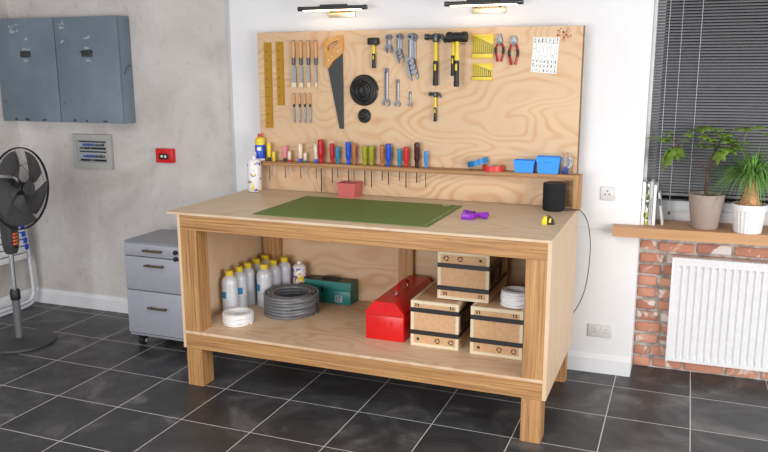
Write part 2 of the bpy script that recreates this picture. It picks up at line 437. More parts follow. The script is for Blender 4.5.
struct(MB('blackout').box(X0, XR, .64, .78, 2.5, CEIL).build('blackout_top', smooth=0), 'wall', 'dark block added outside above the window as part of the blackout')  # added unseen block closing the top of the dark sheet
# sill board
sb = MB('sill')
sb.loft([[Vector(p) for p in ring] for ring in (
    [(2.06, .125, .760), (2.06, .125, .810), (2.06, wy(2.06)-.001, .810), (2.06, wy(2.06)-.001, .760)],
    [(XE-.003, .127, .760), (XE-.003, .127, .811), (XE-.003, wy(XE)-.001, .811), (XE-.003, wy(XE)-.001, .760)])])
sb.loft([[Vector((XE-.003, .127, .760)), Vector((XE-.003, .127, .811)), Vector((XE-.003, wy(XE)-.001, .811)), Vector((XE-.003, wy(XE)-.001, .760))],
         [Vector((XE+.006, .127, .760)), Vector((XE+.006, .127, .811)), Vector((XE+.006, .40, .811)), Vector((XE+.006, .40, .760))],
         [Vector((XR, .160, .768)), Vector((XR, .160, .82)), Vector((XR, .43, .82)), Vector((XR, .43, .768))]])
sill = struct(sb.build('window_sill', smooth=0), 'window sill', 'thick oak window sill board above the radiator')
def zs(x): return .8112+.0055*(x-2.187)   # sill top
# venetian blind
bl = empty('venetian_blind', (2.2, .345, .962), 'dark grey venetian blind lowered in the window recess', 'blind')
m = MB('slat'); pitch = .0147
bx0, bx1 = .0, XR-2.2-.02
for k in range(104):
    z = .012+k*pitch; r = .0078; a = math.radians(40)
    pr = []
    for t in (-1, -.5, 0, .5, 1):
        pr.append((t*r*math.cos(a)*1.0, t*r*math.sin(a)*1.0+.0012*(1-t*t)))
    ringA = [Vector((bx0, y, z+q)) for y, q in pr]; ringB = [Vector((bx1, y+SL*bx1, z+q)) for y, q in pr]
    th = Vector((0, .0004, .0004))
    m.loft([ringA+[p+th for p in reversed(ringA)], ringB+[p+th for p in reversed(ringB)]])
m.build('slats', bl)
MB('slat').box(bx0, bx1, -.012, .012, -.012, .002, .003).build('bottom_rail', bl, smooth=40)
MB('frame_white').box(bx0, bx1, -.02, .03, 1.575, 1.62, .003).build('head_rail', bl)
for x in (.057, .205, .62, 1.0, 1.3):
    MB('grey_white').tube([(x, -.0105+SL*x, -.012), (x, -.0105+SL*x, 1.58)], .0013, 6).build('ladder_cord', bl)
pc = MB('grey_white').tube([(.117, -.018, -.1), (.117, -.018, .4), (.117, -.018, 1.58)], .001, 6).build('pull_cord', bl)
MB('dark_grey').lathe([(0, -.118), (.005, -.116), (.006, -.106), (.002, -.1), (0, -.1)], (.117, -.018, .006), 12).build('cord_tassel', pc)

# radiator
rd = empty('radiator', (2.355, .292, .067), 'white ribbed panel radiator on the brick below the sill', 'radiator')
RW, RH = 1.05, .571
m = MB('white_gloss'); prof = [(0, 0), (.018, 0)]; x = .03; 
while x < RW-.04:
    prof += [(x, 0), (x+.005, .012), (x+.0145, .012), (x+.0195, 0)]; x += .034
prof += [(RW, 0)]
rings = []
for z, k in ((.012, 0), (.03, 0), (.045, 1), (RH-.055, 1), (RH-.04, 0), (RH-.004, 0)):
    rings.append([Vector((px, py*k+SL*px, z)) for px, py in prof]+[Vector((RW, .03+SL*RW, z)), Vector((0, .03, z))])
m.loft(rings); m.build('panel', rd, smooth=30)
m = MB('white_gloss'); m.box(-.004, .004, -.002, .062, .004, RH-.002, .002); m.build('side_cover', rd)
m = MB('white_gloss'); m.loft([[Vector((xx, -.003+SL*xx, RH-.006)), Vector((xx, .062+SL*xx, RH-.006)), Vector((xx, .062+SL*xx, RH)), Vector((xx, -.003+SL*xx, RH))] for xx in (-.004, RW)])
for i in range(60): m.box(.01+i*.017, .018+i*.017, .012+SL*i*.017, .05+SL*i*.017, RH-.001, RH+.0015)
m.build('top_grille', rd, smooth=0)
m = MB('white_gloss'); m.box(0, RW, .035, .062, .012, RH-.01, .004); m.xf(Matrix.Identity(4)); m.build('rear_panel', rd)
for xx in (.2, .85): MB('steel').box(xx, xx+.03, .06, .073, .12, .46).build('wall_bracket', rd)

# ------------------------------------------------------------------ workbench
L, D, H, YK = 1.8955, .7255, .9, .088
wb = empty('workbench', (L/2, -.32, 0), 'large plywood workbench on laminated timber legs with an open lower shelf', 'workbench')
off = (-L/2, .32, 0)
def wpart(m, name, smooth=30): return m.build(name, wb, off, smooth=smooth)
m = MB('ply_top', 'ply_edge'); m.box(0, L-.0005, -D, YK, H-.0125, H, .0012, 1); wpart(m, 'tabletop')
for x0, x1 in ((.0605, .0765), (L-.0178, L-.0006)):
    wpart(MB('ply_side').box(x0, x1, -D+.002, YK-.012, .2, H-.013, .001, 1), 'side_panel')
wpart(MB('lam_x').box(.0768, L-.018, -D+.002, -D+.024, .814, H-.013, .0015, 1), 'top_rail')
wpart(MB('lam_x').box(.0768, L-.018, -D+.002, -D+.024, .2, .2772, .0015, 1), 'bottom_rail')
for x0, x1 in ((.0768, .166), (1.790, L-.018)):
    m = MB('lam_z'); m.box(x0, x1, -D+.0245, -D+.10, .0, H-.013, .001, 1); m.box(x0, x1, -D+.003, -D+.0245, 0, .1995, .001, 1); m.box(x0, x1, -D+.003, -D+.0245, .2776, .8135, .001, 1)
    wpart(m, 'leg')
for x0, x1, y0 in ((.108, .208, .028), (1.790, L-.018, -.008)):
    wpart(MB('lam_z').box(x0, x1, y0, YK-.019, 0, H-.013, .001, 1), 'leg')
wpart(MB('lam_z').box(.947, 1.032, .03, YK-.019, .2915, H-.013, .001, 1), 'post')
wpart(MB('ply_shelf').box(.077, L-.018, -D+.0015, YK-.019, .2775, .291, .001, 1), 'shelf')
wpart(MB('ply_back').box(.077, L-.018, YK-.0188, YK-.001, .2, H-.013), 'back_panel')
wpart(MB('lam_x').box(.21, 1.788, YK-.07, YK-.02, .2, .2765), 'rear_rail')

# tool board standing on the back of the bench with its ledge
YP = .09
tb = empty('tool_board', (.975, YP, H), 'tall pine plywood tool board standing along the back of the workbench', 'tool board')
TX0, TX1, TZ1 = .071, 1.879, 1.7915
def tpart(m, name, smooth=30): return m.build(name, tb, (-.975, -YP, -H), smooth=smooth)
tpart(MB('ply_board').box(TX0, TX1-.004, YP, YP+.018, H+.0005, TZ1, .001, 1), 'board')
tpart(MB('ply_edge_dark').box(TX1-.004, TX1+.002, YP+.0005, YP+.018, H+.0005, TZ1), 'edge_strip')
tpart(MB('ledge').box(TX0+.004, 1.872, .018, YP-.0005, 1.049, 1.0735, .001, 1), 'ledge')
tpart(MB('lam_z').box(1.872, 1.906, .018, YP-.0005, H+.0005, 1.0735, .001, 1), 'ledge_end')
m = MB('speck')
rs = random.Random(11)
for i in range(30):
    px = rs.uniform(557, 571); py = rs.uniform(28, 36) if i < 21 else rs.uniform(34, 44)
    if py > 36 and px < 562: px += 4
    p = at(px, py, YP); a = rs.uniform(.0025, .005)
    m.box(p.x-a, p.x+a, YP-.0006, YP+.0005, p.z-a*.5, p.z+a*.7)
tpart(m, 'paint_specks', 0)
tag(tb.children[-1], 'rust red specks in the top right corner')
ZL = 1.0735
def sv(px, py): return at(px, py-.5, YP).z-at(px, py+.5, YP).z
def scale_px(px): return (at(px+1, 100, YP)-at(px, 100, YP)).length

# ---------------- hanging tools
def board_thing(name, px, py, label, cat, group=None):
    p = at(px, py, YP); return empty(name, (p.x, YP, p.z), label, cat, group), p
def ruler(px0, py0, px1, py1, w, label):
    a = at(px0, py0, YP-.002); b = at(px1, py1, YP-.002); wd = (at(px0+w, py0, YP)-at(px0, py0, YP)).length
    Lr = a.z-b.z; dx = (b.x-a.x)
    m = MB('gold_ruler', 'ruler_tick')
    m.loft([[Vector((0, -.003, 0)), Vector((wd, -.003, 0)), Vector((wd, -.0002, 0)), Vector((0, -.0002, 0))],
            [Vector((dx, -.003, -Lr)), Vector((wd+dx, -.003, -Lr)), Vector((wd+dx, -.0002, -Lr)), Vector((dx, -.0002, -Lr))]])
    m.mi = 1; k = int(Lr/.01)
    for i in range(1, k):
        z = -i*.01; o = dx*i*.01/Lr; l = wd*(.36 if i % 5 == 0 else .22)
        m.box(o+wd-l, o+wd-.0005, -.0034, -.0028, z-.0008, z+.0008)
        if i % 5 == 0: m.box(o+wd*.2, o+wd*.42, -.0034, -.0028, z-.003, z+.003)
    m.cyl((wd*.45, -.0036, -.018), (wd*.45, -.0028, -.018), .0035, n=12)
    tag(m.build('ruler', loc=(a.x, YP, a.z), smooth=0), label, 'ruler', 'brass rulers at the left edge of the tool board')
ruler(263.8, 42.6, 266, 127.8, 7.6, 'longer yellow brass ruler hung nearest the left edge of the board')
ruler(275.7, 41.7, 277.7, 105.2, 7.4, 'shorter yellow brass ruler hung beside the chisels')

def chisel(px, y0, yh, yf, yb, yt, wpx, guard, label, group):
    t, p = board_thing('chisel', px, y0, label, 'chisel', group); s = scale_px(px)
    Z = lambda y: -(y-y0)*sv(px, 80); hr = 1.75*s if guard else 1.1*s
    h = Z(yh); f = Z(yf); b = Z(yb); e = Z(yt)
    yc = -hr-.0015
    MB('beech').lathe([(0, 0), (hr*.75, -.001), (hr*1.0, h*.15), (hr*.88, h*.5), (hr*1.08, h*.85), (hr*.8, h), (0, h)], (0, yc, 0), 14).build('handle', t)
    MB('dark_steel').lathe([(0, .002), (hr*.75, .002), (hr*.75, -.003), (0, -.003)], (0, yc, 0), 12).build('striking_cap', t)
    MB('dark_steel').lathe([(0, h+.001), (hr*.95, h), (hr*.8, f), (hr*.4, f-.004), (0, f-.004)], (0, yc, 0), 14).build('ferrule', t)
    w = wpx*s/2
    m = MB('steel'); m.loft([[Vector((x*k, yc+y, z)) for x, y in ((-1, -.002), (1, -.002), (1, .002), (-1, .002))] for z, k in ((f, w*.5), (f-.012, w*.6), (f-.02, w), (b, w))])
    m.build('blade', t, smooth=20)
    if guard: MB('cream').box(-w-.001, w+.001, yc-.003, yc+.003, e, b+.004, .001, 1).build('tip_guard', t)
    else: m = MB('steel'); m.loft([[Vector((x*w, yc+y*q, z)) for x, y in ((-1, -.002), (1, -.002), (1, .002), (-1, .002))] for z, q in ((b, 1), (e, .1))]); m.build('bevel_tip', t)
    # peg carrying the tool
    MB('dark_steel').cyl((0, yc-hr, -.0+f*.98), (0, 0, f*.98), .0012, n=6).build('hanging_peg', t)
for i, (px, w, lb) in enumerate(((294, 4.2, 'widest bladed chisel, leftmost of the four large wooden handled chisels'), (301.3, 3.2, 'second large wooden handled chisel from the rulers'),
                          (308.9, 2.6, 'third large wooden handled chisel from the rulers'), (316.4, 1.5, 'narrowest large chisel, beside the handsaw handle'))):
    chisel(px, 41, 57.8, 64, 83, 87, w, True, lb, 'large wood chisels on the tool board')
for i, (px, w, lb) in enumerate(((294.5, 1.6, 'leftmost small chisel in the lower row of chisels'), (300.2, 1.8, 'second small chisel of the lower row of chisels'),
                          (305.3, 2.0, 'third small chisel of the lower row of chisels'), (310.5, 2.4, 'rightmost small chisel in the lower row of chisels'))):
    chisel(px, 93.5, 104, 106.5, 119.5, 123, w, False, lb, 'small wood chisels on the tool board')

# handsaw
t, p0 = board_thing('handsaw', 335, 37, 'handsaw with an orange wooden handle and a long dark blade', 'saw')
def loc2(px, py, d=0):
    q = at(px, py, YP-.006); return (q.x-p0.x, q.z-p0.z)
bladepts = [(327.9, 67.5), (334, 62), (342.6, 53), (343.4, 90), (343.8, 128.8), (339.8, 128.8)]
A = loc2(339.8, 128.8); B = loc2(327.9, 67.5); outl = [loc2(*q) for q in bladepts]
teeth = []
for i in range(1, 70):
    f = i/70; x = A[0]+(B[0]-A[0])*f; z = A[1]+(B[1]-A[1])*f
    teeth.append((x-(.0018 if i % 2 else 0), z))
m = MB('dark_grey'); m.shape([outl+teeth], -.0068, -.0052); m.build('blade', t, smooth=0)
ho = [(324.2, 43.5), (328, 40.5), (333, 38.8), (338, 36.6), (342.3, 35.6), (342.6, 40), (343.4, 45), (342.2, 53), (338.5, 57), (334, 60.5), (331.5, 64), (328.8, 67.8), (326.4, 65.5), (326.2, 61), (325.6, 55), (325, 49)]
hi = [(328.5, 45.6), (331.5, 43), (335.5, 41), (338.4, 40.4), (339.2, 43.2), (336.8, 46.2), (332.2, 49.4), (328.6, 51), (327.8, 48.5)]
def rnd(o, k=3):
    q = smoothpath([(x, y, 0) for x, y in o+[o[0]]], k)[:-1]; return [(v.x, v.y) for v in q]
m = MB('saw_wood'); m.shape([[loc2(*q) for q in rnd(ho)], [loc2(*q) for q in rnd(hi)]], -.021, -.0005, .003); m.build('handle', t)
m = MB('brass')
for q in ((329.4, 60), (333, 56.5), (339, 51.5)):
    x, z = loc2(*q); m.cyl((x, -.0225, z), (x, -.019, z), .005, n=14)
m.build('handle_bolts', t)

# hammers
def hammer(kind, px, ytop, yend, label, head, gz=(.3, .45), wpx=4.2, sh=0):
    t, p = board_thing('mallet' if kind == 'mallet' else 'hammer', px, ytop, label, 'hammer'); s = scale_px(px)
    T = (yend-ytop)*sv(px, 60); w = wpx*s/2; yc = -(.029 if kind == 'mallet' else .02)-sh
    q = at(px, ytop, YP+yc); t.location = (q.x, YP, q.z)
    hx0, hx1, hh = head[0]*s, head[1]*s, head[2]*s
    m = MB('yellow'); m.loft([[Vector((w*k*math.cos(a), yc+w*.8*k*math.sin(a), z)) for a in [2*PI*i/12 for i in range(12)]] for z, k in ((-hh*.5, .85), (-T*.3, .85), (-T*.55, 1))]); m.build('handle', t)
    m = MB('black', 'yellow'); prof = [(-T*.52, 1.02), (-T*.62, 1.12), (-T*.8, 1.05), (-T*.97, 1.2), (-T, 1.0)]
    m.loft([[Vector((w*k*math.cos(a), yc+w*.8*k*math.sin(a), z)) for a in [2*PI*i/14 for i in range(14)]] for z, k in prof])
    m.mi = 1; m.box(-w*.45, w*.45, yc-w*1.05, yc-w*.6, -T*.71, -T*.58, w*.3); m.build('grip', t)
    if kind == 'claw':
        m = MB('dark_steel'); m.cyl((hx0, yc, -hh*.45), (hx0+hh*.45, yc, -hh*.45), hh*.42, n=16); m.cyl((hx0+hh*.45, yc, -hh*.45), (-w, yc, -hh*.5), hh*.3, hh*.36, 16)
        m.box(-w*1.15, w*1.15, yc-hh*.42, yc+hh*.42, -hh*1.15, 0, hh*.12)
        for q in (-1, 1):
            pts = smoothpath([(w*.6, yc+q*hh*.1, -hh*.4), (hx1*.5, yc+q*hh*.2, -hh*.32), (hx1*.85, yc+q*hh*.28, -hh*.75), (hx1, yc+q*hh*.3, -hh*1.25)], 5)
            m.tube(pts, [hh*(.34-.25*i/(len(pts)-1)) for i in range(len(pts))], 8)
        m.build('claw_head', t)
    elif kind == 'sledge':
        m = MB('black'); m.box(hx0, hx1, yc-hh*.5, yc+hh*.5, -hh, 0, hh*.18); m.box(hx0-.001, hx0+.004, yc-hh*.4, yc+hh*.4, -hh*.9, -hh*.1, hh*.1); m.build('hammer_head', t)
    else:
        m = MB('black_rubber'); m.lathe([(0, hx0), (hh*.42, hx0), (hh*.5, hx0+hh*.1), (hh*.5, hx0+hh*.45), (hh*.44, hx0+hh*.5), (hh*.44, hx1-hh*.5), (hh*.5, hx1-hh*.45), (hh*.5, hx1-hh*.1), (hh*.42, hx1), (0, hx1)], (0, yc, -hh*.5), 24, axis='x'); m.build('mallet_head', t)
    MB('dark_steel').cyl((hx1*.35, yc-.008, -hh-.004), (hx1*.35, -.0, -hh-.004), .0022, n=8).build('hanging_peg', t)
hammer('sledge', 373.6, 37.8, 68, 'small club hammer with a yellow and black handle hung above the black coils', (-5.2, 5, 6.2), wpx=3.2)
hammer('claw', 435.9, 33.5, 85.4, 'large claw hammer with a yellow and black handle hung beside the mallets', (-10.5, 9, 6.8), wpx=4.4)
hammer('claw', 435.4, 92, 122, 'small claw hammer hung alone below the large claw hammer', (-6.4, 5.6, 4.2), wpx=2.7)
hammer('mallet', 453.2, 33, 75.5, 'shorter handled black mallet hung behind the longer mallet', (-6, 8, 8.4), wpx=3.4)
hammer('mallet', 457.2, 31.5, 85.6, 'longer handled black mallet hung in front, beside the yellow key sets', (-10, 9.8, 10), wpx=4.6, sh=.055)

# spanners
def spanner(px, y0, y1, wpx, label, group, depth=0, ring=True, dx=0, ang=0, openend=True):
    p = at(px, y0, YP); s = scale_px(px); Ls = (y1-y0)*sv(px, y0); w = wpx*s/2
    th = max(.004, w*.55); m = MB('spanner_chrome')
    a = -.002-depth-th; b = -.002-depth
    rr = w*1.28
    if ring: m.shape([circle(0, -rr, rr, 20), circle(0, -rr, rr*.58, 12)], a-.001, b+.001)
    else: m.shape([circle(0, -w, w, 16), circle(0, -w, w*.4, 10)], a, b)
    top = -rr*1.9 if ring else -w*1.6; bot = -Ls+rr*1.9
    m.loft([[Vector((x*w*k, y, z)) for x, y in ((-.8, a+th*.1), (-.5, a), (.5, a), (.8, a+th*.1), (.8, b), (-.8, b))] for z, k in ((top, .95), (bot, .85))])
    # open jaw turned fifteen degrees
    c = (0, -Ls+rr*1.2); o = []
    for k in range(0, 21):
        q = math.radians(-90+32+ang + (360-64)*k/20); o.append((c[0]+rr*1.3*math.cos(q), c[1]+rr*1.3*math.sin(q)))
    inn = [(.62, -1.15), (.62, .1), (.3, .35), (-.3, .35), (-.62, .1), (-.62, -1.15)]
    ca, sa = math.cos(math.radians(ang)), math.sin(math.radians(ang))
    o += [(c[0]+rr*(x*ca-y*sa), c[1]+rr*(x*sa+y*ca)) for x, y in reversed(inn)]
    m.shape([o], a-.001, b+.001)
    o = m.build('spanner', loc=(p.x+dx, YP, p.z), smooth=30)
    tag(o, label, 'spanner', group)
    pg = MB('dark_steel').cyl((0, a-.006, -rr if ring else -w), (0, -.0, -rr if ring else -w), .0016, n=6).build('hanging_peg', o)
spanner(389.4, 34.3, 52, 4.2, 'shorter chrome spanner of the leftmost hanging pair, in front', 'spanners hung on the leftmost hook', .007, dx=-.002)
spanner(389, 34.3, 53.5, 4.2, 'longer chrome spanner of the leftmost hanging pair, behind', 'spanners hung on the leftmost hook', 0, dx=.004)
for i, (y1, lb) in enumerate(((63.5, 'longest chrome spanner of the middle stack, at the back'), (59.5, 'mid length chrome spanner of the middle stack'), (55.5, 'shortest chrome spanner of the middle stack, at the front'))):
    spanner(401, 33.6, y1, 4.4-.2*i, lb, 'spanners stacked on the middle hook', i*.0085, dx=-.004*i, ang=15)
for i, (y1, lb) in enumerate(((81, 'longest chrome spanner of the big stack left of the claw hammer, at the back'), (76, 'second longest chrome spanner of the big stack left of the claw hammer'),
                      (71, 'third longest chrome spanner of the big stack left of the claw hammer'), (66, 'shortest chrome spanner of the big stack left of the claw hammer, at the front'))):
    spanner(414.3, 33.2, y1, 6.0-.35*i, lb, 'spanners stacked on the right hook', i*.0105, dx=-.0035*i, ang=15)
spanner(386.8, 67.5, 106.8, 4.6, 'largest of the three single wrenches hung in a row, nearest the black coil', 'single wrenches in the lower row', 0, ring=False, ang=-12)
spanner(398, 79, 107, 3.6, 'middle sized of the three single wrenches hung in a row', 'single wrenches in the lower row', 0, ring=False, ang=-12)
spanner(410.4, 91, 107, 2.7, 'smallest of the three single wrenches hung in a row', 'single wrenches in the lower row', 0, ring=False, ang=-12)

# black hose coils on the board
def wall_coil(px, py, rpx, label, turns, tr):
    p = at(px, py, YP); s = scale_px(px); r = rpx*s; rc = random.Random(int(px*10)); m = MB('coil_black')
    pts = []; N = 22
    for k in range(turns):
        f = k/(turns-1); rad = (r-tr)*(1-.62*f); cx = rc.uniform(-.1, .1)*r*f; cz = rc.uniform(-.12, .08)*r*f; tilt = rc.uniform(-.3, .3)*f
        for i in range(N):
            a = 2*PI*i/N; g = (k+i/N)/turns
            pts.append((cx+rad*math.cos(a), -tr-g*.045*(r/.075)-.012*tilt*math.sin(a+k), cz+rad*math.sin(a)))
    m.tube(pts, tr, 8)
    t = empty('hose_coil', (p.x, YP, p.z), label, 'hose coil')
    m.build('hose', t)
    MB('black').lathe([(r*.34, -.004), (r*.34, -.004-.03*(r/.075)), (r*.3, -.004-.03*(r/.075)), (0, -.02*(r/.075))], (0, 0, 0), 20, axis='y').build('hub', t)
    MB('dark_steel').cyl((0, 0, r*.5), (0, -.05*(r/.075), r*.52), .0025, n=8).build('hanging_peg', t)
wall_coil(364.6, 90.2, 14.3, 'large coil of black hose hung on the board right of the handsaw', 9, .0062)
wall_coil(364.8, 115.8, 6.6, 'small coil of black hose hung below the large coil', 7, .0034)

# yellow drill and key sets
def keyset(x0, y0, x1, y1, n, label):
    a = at(x0, y0, YP); b = at(x1, y1, YP); w = b.x-a.x; h = a.z-b.z
    t = empty('hex_key_set', ((a.x+b.x)/2, YP, b.z), label, 'tool set', 'yellow hex key sets')
    m = MB('yellow'); m.box(-w/2, w/2, -.006, -.0002, 0, h, .002); m.box(-w/2, w/2, -.014, -.0055, h*.02, h*.26, .002); m.box(-w/2, w/2, -.011, -.0055, h*.93, h, .001); m.build('holder', t)
    MB('dark_grey').box(-w/2+.001, w/2-.001, -.0146, -.0135, h*.2, h*.24).build('label_strip', t)
    for i in range(n):
        x = -w/2+w*(i+.7)/(n+.4); top = h*(.9-.38*i/n)
        r = .0009+.0009*(i/n)
        MB('dark_steel').tube(smoothpath([(x, -.009, h*.05), (x, -.009, top-.003), (x+.001, -.009, top), (x+w/n*.45, -.009, top-.001)], 3), r, 6).build('hex_key', t)
keyset(473, 34.6, 493.5, 58.3, 10, 'larger upper yellow holder of dark hex keys hung on the board')
keyset(473, 63.4, 492.4, 80.3, 9, 'smaller lower yellow holder of dark hex keys hung on the board')

# pliers
def pliers(px, y0, y1, wp, blunt, label):
    t, p = board_thing('pliers', px, y0, label, 'pliers'); s = scale_px(px); T = (y1-y0)*sv(px, y0); w = wp*s/2; pz = -T*(.33 if not blunt else .27); yc = -.012
    m = MB('spanner_chrome')
    if blunt: o = [(-w*.55, pz), (-w*.7, pz*.55), (-w*.55, pz*.15), (-w*.2, 0), (w*.2, 0), (w*.55, pz*.15), (w*.7, pz*.55), (w*.55, pz)]
    else: o = [(-w*.6, pz), (-w*.6, pz*.7), (-w*.2, 0), (w*.2, 0), (w*.6, pz*.7), (w*.6, pz)]
    m.shape([o], -.017, -.006, .001); m.box(-.0004, .0004, -.0176, -.0168, pz*.8, -.001); m.build('jaws', t)
    MB('dark_steel').cyl((0, -.02, pz), (0, -.004, pz), w*.5, n=16).build('pivot', t)
    for q in (-1, 1):
        pts = smoothpath([(-q*w*.2, yc, pz*.95), (q*w*.55, yc, pz*1.15), (q*w*.95, yc, -T*.58), (q*w*.72, yc, -T*.8), (q*w*.45, yc, -T)], 5)
        n = len(pts)
        m = MB('dark_red', 'black'); m.tube(pts[2:], [w*.26]*(n-2), 8)
        m.mi = 1; m.tube([p_+Vector((q*w*.02, -.001, 0)) for p_ in pts[8:14]], w*.3, 8); m.build('handle', t)
    MB('dark_steel').cyl((w*.2, -.02, pz-.008), (w*.2, 0, pz-.008), .0018, n=6).build('hanging_peg', t)
pliers(500.4, 33.6, 61.8, 8, False, 'smaller long nose pliers with red handles hung beside the yellow key set')
pliers(514.4, 36, 65, 8.8, True, 'larger blunt nosed pliers with red handles hung beside the white paper')

# paper sheet pinned to the board
c = [at(*q, YP-.0006) for q in ((533.8, 37), (559.7, 37.4), (556.1, 74.1), (530.5, 71.7))]
o0 = c[3]; t = empty('paper_sheet', o0, 'white printed paper sheet of narrow marked columns pinned near the top right', 'paper')
m = MB('paper', 'ink')
q = [v-o0 for v in c]
m.loft([[Vector((v.x, -.0006, v.z)) for v in q], [Vector((v.x, .0004, v.z)) for v in q]])
def bil(u, v): 
    a = q[0].lerp(q[1], u); b = q[3].lerp(q[2], u); return a.lerp(b, v)
m.mi = 1; rp = random.Random(5)
for i in range(7):
    u = .07+i*.143
    for j in range(60):
        v = .02+j*.016; 
        pr = .75 if v < .17 or v > .64 else .04
        if v > .62 and (j//4) % 2: pr = .1
        if rp.random() < pr:
            s = rp.uniform(.001, .0035); pz = bil(u, v); m.box(pz.x-s, pz.x+s, -.0009, -.0005, pz.z-.0011, pz.z+.0011)
    a = bil(u+.07, .03); b = bil(u+.07, .97)
    if i < 6: m.tube([(a.x, -.0006, a.z), (b.x, -.0006, b.z)], .0004, 4)
m.build('printed_sheet', t, smooth=0)
m = MB('steel'); a = bil(.5, .02); m.cyl((a.x, -.003, a.z), (a.x, -.0003, a.z), .0022, n=10); m.build('pin', t)

# ---------------- things on the ledge
def driver(px, ytop, ybase, rpx, mat, yshank, label, kind='std', cap=None, y=.048):
    b = at(px, ybase, y); s = scale_px(px)*1.0; h = (ybase-ytop)*sv(px, 155)*.98; r = rpx*s*.95
    t = empty('screwdriver', (b.x, y, ZL), label, 'screwdriver', 'screwdrivers stuck through the ledge')
    if kind == 'std':
        pr = [(0, .0), (r*.62, 0), (r*.78, h*.05), (r*.62, h*.14), (r*.72, h*.24), (r, h*.34), (r*.9, h*.5), (r, h*.66), (r*.92, h*.8), (r, h*.9), (r*.8, h*.97), (0, h)]
    else:
        pr = [(0, 0), (r*.8, 0), (r*.8, h*.16), (r*.65, h*.2), (r, h*.3), (r, h*.9), (r*.8, h), (0, h)]
    m = MB(mat, cap or mat)
    m.lathe(pr, (0, 0, 0), 16, flute=.03, mats=([0]*(len(pr)-1) if kind == 'std' else [1, 1, 1, 0, 0, 0, 0])); m.build('handle', t)
    zb = at(px, yshank, y).z-ZL
    MB('dark_steel' if rpx > 1.7 else 'steel').cyl((0, 0, zb), (0, 0, .002), max(.0018, r*.22), n=8).build('shank', t)
D8 = [(269.3, 143, 160.6, 2.0, 'yellow', 180.5, 'yellow screwdriver with a black collar, leftmost on the ledge', 'cap', 'black'),
 (273.9, 152, 161.4, 1.6, 'yellow', 178, 'stubby yellow screwdriver beside the black collared one', 'cap', 'yellow'),
 (285, 146, 161.9, 2.2, 'pink', 177.6, 'pink handled screwdriver with a black collar', 'cap', 'black'),
 (289.6, 152, 162.3, 1.7, 'clear', 172, 'small clear screwdriver with a red collar', 'cap', 'red'),
 (300.5, 144, 162.4, 2.2, 'clear', 178, 'clear screwdriver with a blue collar left of the green collared one', 'cap', 'blue'),
 (305.2, 153, 162.8, 1.6, 'clear', 181.6, 'small clear screwdriver with a green collar', 'cap', 'green'),
 (316.1, 144.5, 163.2, 2.0, 'clear', 178.5, 'clear screwdriver with a blue collar touching the big red one', 'cap', 'blue'),
 (321.2, 139.3, 163.5, 3.1, 'dark_red', 191.4, 'tallest red screwdriver, first of the two reds on the left', 'std', None),
 (332.2, 143, 163.7, 2.5, 'dark_red', 183, 'mid sized red screwdriver beside the small teal one', 'std', None),
 (337.6, 146.5, 164, 2.1, 'teal', 178, 'small teal screwdriver right of the two reds', 'std', None),
 (348.5, 141.3, 164.3, 2.9, 'blue', 182, 'tall dark blue screwdriver above the pink pot', 'std', None),
 (354, 143.3, 164.7, 2.1, 'brown_handle', 180, 'orange brown screwdriver beside the tall blue one above the pink pot', 'std', None),
 (364.8, 145.3, 165, 2.9, 'olive', 185.8, 'left one of the two olive green screwdrivers', 'std', None),
 (371.4, 145.7, 165.3, 2.8, 'olive', 187, 'right one of the two olive green screwdrivers', 'std', None),
 (382.2, 144, 165.6, 2.4, 'brown_handle', 180.5, 'brown wooden look screwdriver right of the olive pair', 'std', None),
 (388.4, 143, 166, 2.9, 'blue', 184.7, 'dark blue screwdriver right of the olive pair', 'std', None),
 (399.4, 148, 166.3, 2.3, 'teal', 180.5, 'short teal screwdriver left of the last red one', 'std', None),
 (406, 146, 166.7, 2.7, 'red', 187.8, 'red screwdriver between the short teal and dark brown ones', 'std', None),
 (416.8, 141.5, 167, 3.0, 'maroon', 183, 'tall dark brown screwdriver near the right end of the row', 'std', None),
 (425.8, 150.2, 167.4, 2.0, 'light_blue', 187, 'small light blue screwdriver, rightmost of the row', 'std', None)]
for a in D8: driver(*a[:7], kind=a[7], cap=a[8])

# glue bottle on the left end of the ledge
t = empty('glue_bottle', (.088, .054, ZL), 'blue and yellow glue bottle with a red cap on the left end of the ledge', 'bottle')
m = MB('white_plastic', 'blue', 'yellow'); r = .0285
m.lathe([(0, 0), (r, 0), (r, .012), (r*1.05, .02), (r*1.05, .085), (r, .09), (r, .125), (r*.8, .132), (.01, .135), (0, .135)], n=24, mats=[0, 0, 1, 1, 1, 2, 2, 2, 2]); m.build('body', t)
MB('white_plastic').lathe([(r*1.06, .018), (r*1.06, .05)], n=8, a0=math.radians(215), a1=math.radians(250)).build('label', t)
MB('white_plastic').lathe([(r*1.06, .058), (r*1.06, .078)], n=8, a0=math.radians(262), a1=math.radians(310)).build('label', t)
MB('red').lathe([(0, .134), (.0125, .134), (.011, .152), (0, .153)], n=16).build('cap', t)

# spray can on the bench top
def spray_can(name, loc, r, h, lab, label, nozzle='white_plastic'):
    t = empty(name, loc, label, 'spray can')
    m = MB(lab, 'steel', 'white_plastic')
    hb = h*.86
    m.lathe([(0, 0), (r*.95, 0), (r, .004), (r, hb*.97), (r*.93, hb), (r*.6, hb+.012), (r*.45, hb+.014), (0, hb+.014)], n=28, mats=[1, 1, 0, 2, 2, 2, 1]); m.build('body', t)
    MB(nozzle).lathe([(0, hb+.013), (r*.32, hb+.013), (r*.3, h-.004), (r*.22, h), (0, h)], n=14).build('nozzle', t)
    MB(nozzle).cyl((0, 0, h-.006), (0, -r*.42, h-.006), .003, n=8).build('spout', t)
spray_can('spray_can', (.086, -.018, H+.0002), .0395, .205, 'can_label', 'white spray can with colourful print at the back left corner of the bench')
